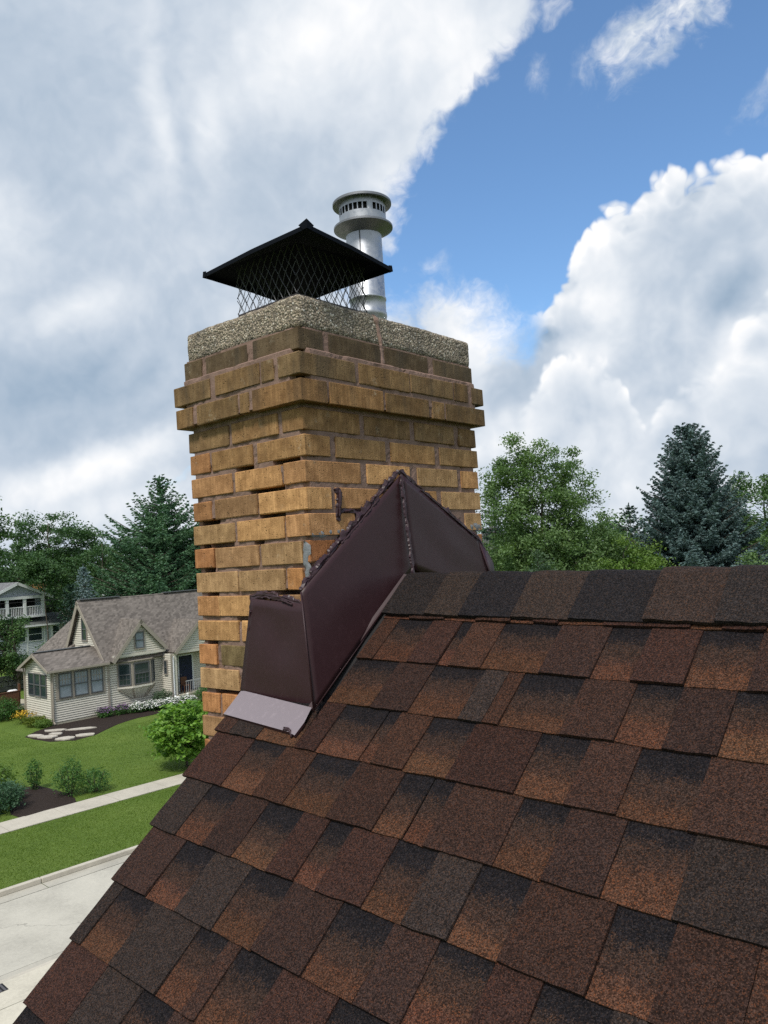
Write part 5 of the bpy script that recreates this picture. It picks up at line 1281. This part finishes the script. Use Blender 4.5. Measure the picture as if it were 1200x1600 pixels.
def siding(mb, FM, z0, z1, ext, pitch=0.125, lap=0.03):
    """lap boards; ext(z) gives the left and right end of the wall at height z"""
    n = int(round((z1 - z0) / pitch)); p = (z1 - z0) / n
    for i in range(n):
        a, b = z0 + i * p, z0 + (i + 1) * p
        l0, r0 = ext(a); l1, r1 = ext(b)
        if r0 - l0 < 0.02: continue
        if r1 < l1: l1 = r1 = (l1 + r1) / 2
        g0 = a + 0.034                               # shadow groove under the lap above
        mb.add([(l0, lap, g0), (r0, lap, g0), (r1, 0.012, b), (l1, 0.012, b), (l0, -0.045, g0), (r0, -0.045, g0), (r1, -0.045, b), (l1, -0.045, b)], [(0, 1, 2, 3), (4, 5, 1, 0), (3, 2, 6, 7)], 0, FM)
def window(parent, FM, x0, x1, z0, z1, rows=2, grid=None, curtain=False, fw=0.055, fmat='bsash', out=0.042, casing=None):
    """casing > sash with meeting rail, muntins and a pane a little behind"""
    mb = MB()
    if casing:
        c = casing
        for lo, hi in (((x0 - c, out, z0 - c), (x0, out + .03, z1 + c)), ((x1, out, z0 - c), (x1 + c, out + .03, z1 + c)), ((x0, out, z1), (x1, out + .03, z1 + c)), ((x0, out, z0 - c), (x1, out + .045, z0))): mb.box(lo, hi, 0, FM)
    for lo, hi in (((x0, out, z0), (x0 + fw, out + .04, z1)), ((x1 - fw, out, z0), (x1, out + .04, z1)), ((x0 + fw, out, z0), (x1 - fw, out + .04, z0 + fw)), ((x0 + fw, out, z1 - fw), (x1 - fw, out + .04, z1))): mb.box(lo, hi, 1, FM)
    w = mb.build('window', [M['trim'], M[fmat]], parent)
    if rows == 2:
        m2 = MB(); zm = (z0 + z1) / 2; m2.box((x0 + fw, out + .005, zm - .025), (x1 - fw, out + .042, zm + .025), 0, FM); m2.build('meeting_rail', M[fmat], w)
    if grid:
        m2 = MB(); nx, nz, ga, gb = grid
        for i in range(1, nx): xx = x0 + fw + (x1 - x0 - 2 * fw) * i / nx; m2.box((xx - .011, out + .012, ga), (xx + .011, out + .026, gb), 0, FM)
        for j in range(1, nz): zz = ga + (gb - ga) * j / nz; m2.box((x0 + fw, out + .013, zz - .011), (x1 - fw, out + .025, zz + .011), 0, FM)
        m2.build('muntins', M['trim' if curtain else fmat], w)
    m3 = MB(); m3.box((x0 + fw, out - .012, z0 + fw), (x1 - fw, out + .006, z1 - fw), 0, FM); m3.build('pane', M['curtain' if curtain else 'glass'], w)
    return w
nh = thing('cream_house', 'cream sided house with brown gabled roofs and a sunroom beyond the front lawn', 'house', tuple(HO), HA, local=True)
FRONT = lambda u=0, v=0: frame_mat((u, v, 0), (1, 0, 0), (0, -1, 0))
LEFTW = lambda u=0, v=0: frame_mat((u, v, 0), (0, 1, 0), (-1, 0, 0))
# walls
mb = MB(); mb.box((.06, .06, 0), (3.19, 3.34, 2.95)); mb.prism([(.06, .06, 2.95), (.06, 3.34, 2.95), (.06, 1.7, 3.6)], (3.0, 0, 0))
mb.box((3.26, .12, 0), (13, 4.86, 2.9)); mb.prism([(3.26, .12, 2.9), (3.26, 4.86, 2.9), (3.26, 3.1, 6.0)], (9.7, 0, 0))
mb.box((2.3, 4.6, 0), (5, 7.8, 2.9)); mb.box((6.62, -.98, 0), (6.78, .06, 2.95)); mb.box((6.80, .1, .5), (10.2, .3, 2.9))
core_ = mb.build('wall', M['siding'], nh)
mb = MB(); siding(mb, FRONT(0, .0), 0.12, 1.33, lambda z: (0, 3.2)); siding(mb, FRONT(0, 0), 2.68, 2.95, lambda z: (0, 3.2))
siding(mb, FRONT(0, 0), 1.33, 2.68, lambda z: (0, .22)); siding(mb, FRONT(0, 0), 1.33, 2.68, lambda z: (2.94, 3.2))
siding(mb, LEFTW(0, 0), 0.12, 2.95, lambda z: (0, 3.4)); siding(mb, LEFTW(0, 0), 2.95, 3.62, lambda z: ((z - 2.95) * 2.5, 3.4 - (z - 2.95) * 2.5))
siding(mb, FRONT(0, .06), 0.12, 2.9, lambda z: (3.2, 6.6)); siding(mb, LEFTW(6.6, 0), 0.12, 2.95, lambda z: (-1.0, .06)); siding(mb, LEFTW(3.2, 0), 2.95, 6.0, lambda z: (.12 + (z - 2.95) * .93, 4.86 - (z - 2.95) * .575))
siding(mb, FRONT(0, .08), .55, 2.9, lambda z: (6.8, 10.2)); siding(mb, LEFTW(2.28, 0), 0.1, 2.8, lambda z: (4.6, 7.8))
sd = mb.build('siding', M['siding'], nh); sd['kind'] = 'stuff'
mb = MB(); mb.box((-.012, -.012, 0), (3.2, 0.02, .12)); mb.box((-.012, .02, 0), (.02, 3.4, .12)); mb.build('plinth', M['concrete'], nh)
def board(name, lo, hi, mat='trim'): m_ = MB(); m_.box(lo, hi); return m_.build(name, M[mat], nh)
board('corner_board', (-.03, -.03, .06), (.10, -.015, 2.95)); board('corner_board', (-.03, -.015, .06), (-.015, .10, 2.95)); board('corner_board', (3.13, -.028, .1), (3.27, -.012, 2.95)); board('corner_board', (-.028, 3.3, .1), (-.012, 3.42, 2.95))
board('corner_board', (6.56, -1.03, .1), (6.66, -1.0, 2.95)); board('frieze_board', (.1, -.034, 2.72), (3.13, -.016, 2.9)); board('sill_board', (.2, -.045, 1.26), (2.98, -.016, 1.335))
for x in (.22, 1.08, 2.0, 2.86): board('mullion', (x, -.05, 1.335), (x + .14, -.016, 2.72))
F0 = FRONT(0, 0)
window(nh, F0, .36, 1.08, 1.36, 2.68, grid=(4, 2, 2.04, 2.63), curtain=True, out=.042); window(nh, F0, 1.22, 2.0, 1.36, 2.68, grid=(4, 2, 2.04, 2.63), curtain=True, out=.042); window(nh, F0, 2.14, 2.86, 1.36, 2.68, grid=(4, 2, 2.04, 2.63), curtain=True, out=.042)
LW = LEFTW(0, 0)
for k in range(3): window(nh, LW, .55 + .80 * k, 1.30 + .80 * k, 1.42, 2.66, out=.042, fw=.05, casing=.03 if k == 1 else None)
# roofs: slabs with thickness
def roof_slab(name, pts, mat, t=0.10):
    m_ = MB(); a, b, c = (Vector(p) for p in pts[:3]); n = (b - a).cross(c - a).normalized()
    if n.z < 0: n = -n
    m_.prism([Vector(p) for p in pts], -n * t); return m_.build(name, mat, nh)
BR = M['broof']
def ridge_roof(v0, vr, v1, z0, zr, z1, u0, u1): 
    roof_slab('roof', [(u0, v0, z0), (u1, v0, z0), (u1, vr, zr), (u0, vr, zr)], BR); roof_slab('roof', [(u0, vr + .002, zr), (u1, vr + .002, zr), (u1, v1, z1), (u0, v1, z1)], BR)
ridge_roof(-.28, 1.7, 3.68, 2.93, 3.78, 2.93, -.30, 3.22)
ridge_roof(-.25, 3.05, 4.98, 2.86, 6.40, 3.28, 2.95, 14.2)
roof_slab('roof', [(1.2, 4.0, 2.30), (1.2, 8.0, 2.30), (5.1, 8.0, 5.25), (5.1, 4.0, 5.25)], BR)
# ridge vents, rakes, fascias
def plank(name, a, b, w, t, mat='trim', upv=(0, 0, 1)):
    a, b = Vector(a), Vector(b); d = (b - a).normalized(); up_ = Vector(upv); up_ = (up_ - d * up_.dot(d)).normalized(); sdv = d.cross(up_)
    m_ = MB(); vs = []
    for q in (a, b):
        for s1, s2 in ((-.5, -1), (.5, -1), (.5, 0), (-.5, 0)): vs.append(q + sdv * t * s1 + up_ * w * s2)
    m_.add(vs, [(0, 3, 2, 1), (4, 5, 6, 7), (0, 1, 5, 4), (1, 2, 6, 5), (2, 3, 7, 6), (3, 0, 4, 7)]); return m_.build(name, M[mat], nh)
plank('ridge_vent', (3.1, 3.05, 6.46), (5.6, 3.05, 6.46), .05, .3, 'bsash'); plank('ridge_vent', (8.6, 3.05, 6.46), (12.8, 3.05, 6.46), .05, .3, 'bsash'); plank('ridge_vent', (-.25, 1.7, 3.83), (3.0, 1.7, 3.83), .04, .24, 'bsash')
plank('rake_board', (-.32, -.30, 2.90), (-.32, 1.7, 3.74), .15, .03); plank('rake_board', (-.32, 3.70, 2.90), (-.32, 1.7, 3.74), .15, .03)
plank('rake_board', (2.93, -.27, 2.82), (2.93, 3.05, 6.36), .20, .03); plank('rake_board', (2.93, 5.0, 3.24), (2.93, 3.05, 6.36), .26, .03)
plank('gutter', (-.30, -.33, 2.92), (3.15, -.33, 2.92), .11, .10); plank('gutter', (6.5, -.31, 2.86), (14, -.31, 2.86), .11, .10)
m_ = MB(); m_.tube([(.02, -.33, 2.85), (.02, -.12, 2.62), (.02, -.075, 2.5), (.02, -.075, .2), (.02, -.25, .08)], .04, 6); m_.build('downspout', M['trim'], nh)
m_ = MB(); m_.tube([(-.08, 3.5, 2.85), (-.06, 3.46, 2.5), (-.06, 3.46, .2)], .04, 6); m_.build('downspout', M['trim'], nh)
m_ = MB(); m_.tube([(6.72, -1.08, 2.8), (6.72, -1.04, 2.6), (6.72, -1.04, .2)], .04, 6); m_.build('downspout', M['wht'], nh)
# narrow attic window in the gable wall
window(nh, LEFTW(3.2, 0), 2.35, 2.95, 4.05, 5.35, out=.042, casing=.05, fw=.06)
# front gable with small window
G1 = FRONT(0, -.32); pk, gl, gr = (5.06, 5.10), (3.22, 2.95), (6.72, 3.36)
m_ = MB()
slL, slR = (pk[1] - gl[1]) / (pk[0] - gl[0]), (pk[1] - gr[1]) / (gr[0] - pk[0])
siding(m_, G1, 3.24, 5.0, lambda z: (pk[0] - (pk[1] - z) / slL + .06, pk[0] + (pk[1] - z) / slR - .06)); o = m_.build('gable_siding', M['siding'], nh); o['kind'] = 'stuff'
m_ = MB(); m_.prism([(3.62, -.30, 3.2), (6.45, -.30, 3.2), (pk[0], -.30, 4.88)], (0, 2.0, 0)); m_.build('gable_wall', M['siding'], nh)
board('gable_base_board', (3.35, -.40, 3.10), (6.62, -.30, 3.25), 'siding'); board('soffit_panel', (3.45, -.10, 2.86), (6.3, .05, 3.1), 'wht')
roof_slab('roof', [(gl[0] - .02, -.52, gl[1]), (pk[0], -.52, pk[1] + .06), (pk[0], 2.2, pk[1] + .06), (gl[0] - .02, 2.2, gl[1])], BR, .09)
roof_slab('roof', [(gr[0] + .02, -.52, gr[1]), (pk[0] + .002, -.52, pk[1] + .06), (pk[0] + .002, 2.2, pk[1] + .06), (gr[0] + .02, 2.2, gr[1])], BR, .09)
plank('rake_board', (gl[0] - .02, -.535, gl[1] - .02), (pk[0], -.535, pk[1] + .03), .20, .03); plank('rake_board', (gr[0] + .02, -.535, gr[1] - .02), (pk[0], -.535, pk[1] + .03), .20, .03)
window(nh, G1, 4.72, 5.28, 3.48, 4.42, curtain=True, out=.042, casing=.05)
# bay window
BP = [(3.72, .05), (4.42, -.42), (5.62, -.42), (6.10, .05)]
m_ = MB(); bot, top = 1.30, 2.82
vs = [(x, y, bot) for x, y in BP] + [(x, y, top) for x, y in BP]
m_.add(vs, [(0, 1, 2, 3), (7, 6, 5, 4), (0, 4, 5, 1), (1, 5, 6, 2), (2, 6, 7, 3)]); m_.build('bay', M['trim'], nh)
m_ = MB(); vs = [(x, y - (.05 if i in (1, 2) else 0), 1.30) for i, (x, y) in enumerate(BP)] + [(x, y - (.05 if i in (1, 2) else 0), 1.40) for i, (x, y) in enumerate(BP)]
m_.add(vs, [(0, 1, 2, 3), (7, 6, 5, 4), (0, 4, 5, 1), (1, 5, 6, 2), (2, 6, 7, 3)]); m_.build('bay_sill', M['siding'], nh)
m_ = MB(); m_.add([(3.75, .02, 1.29), (4.44, -.40, 1.29), (5.60, -.40, 1.29), (6.06, .02, 1.29), (4.55, .03, .68), (4.75, .0, .68), (5.35, .0, .68), (5.5, .03, .68)], [(0, 1, 5, 4), (1, 2, 6, 5), (2, 3, 7, 6), (4, 5, 6, 7)]); m_.build('bay_foot', M['siding'], nh)
plank('bay_rib', (4.44, -.42, 1.29), (4.75, -.02, .69), .03, .08); plank('bay_rib', (5.60, -.42, 1.29), (5.35, -.02, .69), .03, .08); plank('bay_rib', (4.5, .02, .68), (5.55, .02, .68), .05, .06); plank('bay_rib', (3.75, .0, 1.29), (4.6, .02, .69), .03, .08); plank('bay_rib', (6.06, .0, 1.29), (5.5, .02, .69), .03, .08)
def bayf(i):
    a, b = Vector((*BP[i], 0)), Vector((*BP[i + 1], 0)); d = b - a; nn = Vector((d.y, -d.x, 0)); return frame_mat(a, d, nn), d.length
FMb, ln = bayf(0); window(nh, FMb, .10, ln - .06, 1.46, 2.70, grid=(3, 2, 1.52, 2.08), out=.01, fw=.06)
FMb, ln = bayf(1); window(nh, FMb, .12, ln - .12, 1.46, 2.70, grid=(4, 2, 1.52, 2.08), out=.01, fw=.06)
FMb, ln = bayf(2); window(nh, FMb, .08, ln - .10, 1.46, 2.70, out=.01, fw=.06)
roof_slab('bay_roof', [(3.62, .06, 2.86), (4.38, -.50, 2.84), (5.66, -.50, 2.84), (6.20, .06, 2.86)], M['trim'], .04)
# entrance: return wall with a small window, second gable, porch
window(nh, LEFTW(6.6, 0), -.62, -.30, 1.78, 2.56, out=.042, casing=.05)
pk2 = (8.49, 4.76); m_ = MB(); G2 = FRONT(0, -1.0)
siding(m_, G2, 3.1, 4.7, lambda z: (pk2[0] - (pk2[1] - z) + .05, pk2[0] + (pk2[1] - z) - .05)); o = m_.build('gable_siding', M['siding'], nh); o['kind'] = 'stuff'
m_ = MB(); m_.prism([(6.98, -.98, 3.05), (10.0, -.98, 3.05), (pk2[0], -.98, 4.56)], (0, 2.6, 0)); m_.build('gable_wall', M['siding'], nh)
roof_slab('roof', [(6.72, -1.2, 3.05), (pk2[0], -1.2, pk2[1] + .06), (pk2[0], 1.9, pk2[1] + .06), (6.72, 1.9, 3.05)], BR, .09); roof_slab('roof', [(10.26, -1.2, 3.05), (pk2[0] + .002, -1.2, pk2[1] + .06), (pk2[0] + .002, 1.9, pk2[1] + .06), (10.26, 1.9, 3.05)], BR, .09)
plank('rake_board', (6.72, -1.215, 3.03), (pk2[0], -1.215, pk2[1] + .03), .20, .03); plank('rake_board', (10.26, -1.215, 3.03), (pk2[0], -1.215, pk2[1] + .03), .20, .03)
board('porch_beam', (6.8, -1.06, 2.92), (10.2, -.9, 3.08), 'siding'); board('porch_post', (6.80, -1.02, .55), (6.95, -.88, 2.92), 'siding'); board('porch_post', (10.0, -1.02, .55), (10.15, -.88, 2.92), 'siding')
board('porch_floor', (6.79, -1.12, .0), (10.25, .28, .52), 'concrete')
m_ = MB(); m_.box((7.72, .03, .53), (8.62, .075, 2.62)); dr = m_.build('door', M['door'], nh)
m_ = MB(); m_.box((7.64, .02, .53), (7.715, .07, 2.7)); m_.box((8.625, .02, .53), (8.7, .07, 2.7)); m_.box((7.715, .02, 2.625), (8.625, .07, 2.7)); m_.build('door_frame', M['wht'], dr)
m_ = MB(); m_.lathe([(0, -.03), (.03, -.02), (.03, .02), (0, .03)], (7.82, .0, 1.5), 8); m_.build('handle', M['galv'], dr)
rail_b = board('railing', (7.5, -1.03, 1.22), (9.98, -.99, 1.27), 'galvr')
for k in range(19): m_ = MB(); x = 7.52 + .136 * k; m_.box((x, -1.02, .53), (x + .02, -1.0, 1.22)); m_.build('baluster', M['galvr'], rail_b)
board('mailbox', (7.28, .0, 1.45), (7.5, .075, 1.72), 'bsash'); board('wall_lamp', (7.34, -.02, 2.05), (7.46, .075, 2.3), 'bsash')
ch_ = thing('porch_chair', 'small reddish wooden chair on the cream house porch behind the railing', 'chair', tuple(hw(7.75, -.55, .53)), HA, local=True)
for nm, lo, hi in (('seat', (-.2, -.2, .4), (.2, .2, .44)), ('backrest', (-.2, .17, .44), (.2, .2, .9)), ('leg', (-.2, -.2, 0), (-.16, -.16, .4)), ('leg', (.16, -.2, 0), (.2, -.16, .4)), ('leg', (-.2, .16, 0), (-.16, .2, .4)), ('leg', (.16, .16, 0), (.2, .2, .4))):
    m_ = MB(); m_.box(lo, hi); m_.build(nm, M['wood'], ch_)
# deck behind the sunroom, with a white covered grill
dk = thing('wooden_deck', 'brown wooden deck with plank railing left of the sunroom', 'deck', tuple(hw(-1.0, 5.6)), HA, local=True)
m_ = MB(); m_.box((-.3, -.6, .42), (2.4, 2.2, .56)); m_.build('floor', M['concrete'], dk)
for k in range(16): m_ = MB(); x = -.28 + .095 * k; m_.box((x, -.60, .58), (x + .085, -.57, 1.42)); m_.build('plank', M['wood'], dk)
m_ = MB(); m_.box((-.3, -.62, 1.42), (1.28, -.54, 1.47)); m_.build('handrail', M['wood'], dk)
for p_ in ((-.28, -.56), (1.2, -.56), (-.28, 2.0), (2.2, 2.0)): m_ = MB(); m_.box((p_[0], p_[1], 0), (p_[0] + .1, p_[1] + .1, 1.5)); m_.build('post', M['wood'], dk)
gc = thing('covered_grill', 'white covered grill standing on the deck by the sunroom', 'grill', tuple(hw(.0, 5.35, .56)), HA, local=True)
V, F = rounded_slab((-.28, -.25, 0), (.28, .25, .95), .16, .06); V[:, 0] += .05 * np.sin(V[:, 2] * 7); arr_mesh('cover', V, F, M['tarp'], gc, True)
m_ = MB(); m_.box((-.25, -.22, -.0), (.25, .22, .03)); m_.build('base', M['bsash'], gc)
# rubble garden wall behind the deck
gw = thing('rubble_wall', 'low rubble stone garden wall behind the deck', 'wall', tuple(hw(3.4, 16.5)))
M['rubble'] = simple('rubble stone', (0.22, 0.215, 0.20), 0.45, 2.0, 0.95)
r3 = random.Random(8)
for row in range(3):
    for k in range(16):
        c = hw(-2.0 + .52 * k + .26 * (row % 2), 16.2 + r3.uniform(-.1, .1), .2 + .34 * row)
        vs = [(c.x + ix * .27 * r3.uniform(.75, 1.05), c.y + iy * .26 * r3.uniform(.8, 1.05), c.z + iz * .17 * r3.uniform(.7, 1.0)) for ix in (-1, 1) for iy in (-1, 1) for iz in (-1, 1)]
        m_ = MB(); m_.add(vs, [(0, 1, 3, 2), (4, 6, 7, 5), (0, 4, 5, 1), (2, 3, 7, 6), (0, 2, 6, 4), (1, 5, 7, 3)]); m_.build('stone', M['rubble'], gw)

# ------------------------------------------------------------------ white house farther back
wv = 36.0
wh = thing('white_house', 'white two storey house with columned upper porch at the left edge', 'house', tuple(hw(0, wv)), HA, local=True)
nh_old = nh; nh = wh
FM = FRONT(0, 0)
m_ = MB(); m_.box((4.0, 2.6, 0), (15.6, 12, 6.1)); m_.box((9.0, .0, 0), (16.9, 2.6, 3.3)); m_.build('wall', M['wsiding'], wh)
m_ = MB(); siding(m_, FRONT(0, 0), .2, 3.25, lambda z: (9.0, 16.9), .16); siding(m_, FRONT(0, .35), 6.15, 7.25, lambda z: (12.29 - (7.35 - z) * 2.1, 12.29 + (7.35 - z) * 2.1), .16); o = m_.build('siding', M['wsiding'], wh); o['kind'] = 'stuff'
m_ = MB(); m_.prism([(9.8, .40, 6.1), (14.8, .40, 6.1), (12.29, .40, 7.3)], (0, 3, 0)); m_.build('gable_wall', M['wsiding'], wh)
roof_slab('roof', [(8.9, -.1, 5.95), (12.29, -.1, 7.5), (12.29, 8, 7.5), (8.9, 8, 5.95)], M['greyroof'], .12); roof_slab('roof', [(15.7, -.1, 5.95), (12.292, -.1, 7.5), (12.292, 8, 7.5), (15.7, 8, 5.95)], M['greyroof'], .12)
roof_slab('roof', [(2, -.1, 5.95), (9, -.1, 5.95), (9, 6, 8.0), (2, 6, 8.0)], M['greyroof'], .12)
roof_slab('roof', [(8.6, -.45, 3.28), (17.1, -.45, 3.28), (17.4, 2.2, 4.2), (8.6, 2.2, 4.2)], M['groof'], .12)
plank('fascia', (8.9, -.12, 5.95), (12.29, -.12, 7.5), .26, .05, 'wht'); plank('fascia', (15.7, -.12, 5.95), (12.29, -.12, 7.5), .26, .05, 'wht'); plank('beam', (8.9, .2, 6.12), (14.95, .2, 6.12), .28, .2, 'wht'); plank('fascia', (8.6, -.5, 3.28), (17.1, -.5, 3.28), .16, .06, 'wht')
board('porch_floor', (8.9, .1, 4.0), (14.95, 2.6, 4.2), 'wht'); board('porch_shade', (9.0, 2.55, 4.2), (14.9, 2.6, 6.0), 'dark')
for x in (9.3, 11.35, 13.0, 14.75): board('column', (x - .13, .15, 4.2), (x + .13, .41, 5.95), 'wht')
for a_, b_ in ((9.5, 11.2), (11.5, 12.85), (13.15, 14.6)):
    rl = board('railing', (a_, .22, 5.02), (b_, .3, 5.10), 'wht')
    n_ = int((b_ - a_) / .16)
    for k in range(n_): m2 = MB(); x = a_ + .08 + .16 * k; m2.box((x, .24, 4.2), (x + .05, .28, 5.02)); m2.build('baluster', M['wht'], rl)
for x0, x1 in ((11.0, 12.9), (13.1, 14.5), (15.45, 16.2)): window(wh, FM, x0, x1, 1.7, 3.05, rows=2, out=.03, fw=.07, fmat='wht')
for x in (12.95, 14.62, 15.3): board('corner_board', (x, -.03, .2), (x + .14, .0, 3.2), 'wht')
nh = nh_old
# orange brick house, far behind
oh = thing('orange_house', 'orange brick house half hidden by trees beside the small blue spruce', 'house', tuple(hw(26, 62)), HA, local=True)
m_ = MB(); m_.box((0, 0, 0), (4.4, 6, 6.8)); m_.prism([(0.0, 0, 6.8), (2.6, 0, 6.8), (1.9, 0, 8.2), (1.2, 0, 8.2)], (0, 5, 0)); m_.build('wall', M['orange'], oh)
m_ = MB(); m_.prism([(-.6, -.6, 5.9), (2.4, -.6, 5.9), (2.4, 0, 6.5), (-.6, 0, 6.5)], (0, 0, .12)); m_.build('roof', M['wood'], oh)
for x in (.6, 1.7, 2.9): window(oh, FRONT(0, 0), x, x + .7, 6.9 if x < 2 else 5.2, 7.7 if x < 2 else 6.3, out=.03, casing=.08)
gh = thing('dark_garage', 'dark low outbuilding between the white house and the small spruce', 'shed', tuple(hw(18.6, 46)), HA, local=True)
m_ = MB(); m_.box((0, 0, 0), (4.2, 5, 4.4)); m_.build('wall', simple('grey brown boards', (0.09, 0.085, 0.075), .3, 3.0), gh)
m_ = MB(); m_.prism([(-.3, -.3, 4.4), (4.5, -.3, 4.4), (2.1, -.3, 6.0)], (0, 5.5, 0)); m_.build('roof', M['groof'], gh)
m_ = MB(); m_.box((1.4, -.03, 2.3), (2.2, .0, 4.0)); m_.build('door', M['dark'], gh)
# grey roofed house behind the chimney's right edge
rh = thing('grey_roof_house', 'grey roofed house glimpsed between the chimney and the airy tree', 'house', (-42.6, 66.5, Z0), R_(35), local=True)
m_ = MB(); m_.box((-4, -4, 0), (4, 4, 7.0)); m_.build('wall', M['siding'], rh)
m_ = MB(); m_.prism([(-4.4, -4.4, 7.0), (4.4, -4.4, 7.0), (0, -4.4, 10.2)], (0, 8.8, 0)); m_.build('roof', M['greyroof'], rh)
ph = thing('house_behind_spruce', 'pale house wall with white posts glimpsed low through the blue spruce', 'house', (-18.2, 58.5, Z0), R_(40), local=True)
m_ = MB(); m_.box((-3, -.2, 0), (3, 6, 7.6)); m_.build('wall', M['siding'], ph)
m_ = MB(); m_.prism([(-3.4, -.6, 7.6), (3.4, -.6, 7.6), (0, -.6, 9.6)], (0, 7, 0)); m_.build('roof', M['greyroof'], ph)
for x in (-1, .6): m_ = MB(); m_.box((x, -1.0, 0), (x + .18, -.82, 7.3)); m_.build('post', M['wht'], ph)
# utility pole behind the ridge
up_ = thing('utility_pole', 'thin grey utility pole with crossarm above the cream house ridge', 'utility pole', (-67.7, 38.86, Z0))
m_ = MB(); m_.tube([(-67.7, 38.86, Z0), (-67.7, 38.86, Z0 + 6.1)], [.12, .08], 8); m_.build('post', M['wht'], up_)
m_ = MB(); m_.box((-68.2, 38.3, Z0 + 5.75), (-67.2, 39.4, Z0 + 5.87)); m_.build('crossarm', M['wht'], up_)

pw = thing('power_line', 'thin dark overhead wire running from the pole past the small spruce', 'wire', (-67.7, 38.86, Z0 + 5.9))
a_, b_ = Vector((-67.7, 38.86, Z0 + 5.9)), Vector((-78, 22.0, Z0 + 6.0))
m_ = MB(); m_.tube([a_.lerp(b_, t / 12) - Vector((0, 0, 1.2 * (t / 12) * (1 - t / 12))) for t in range(13)], 0.02, 5); m_.build('cable', M['dark'], pw)
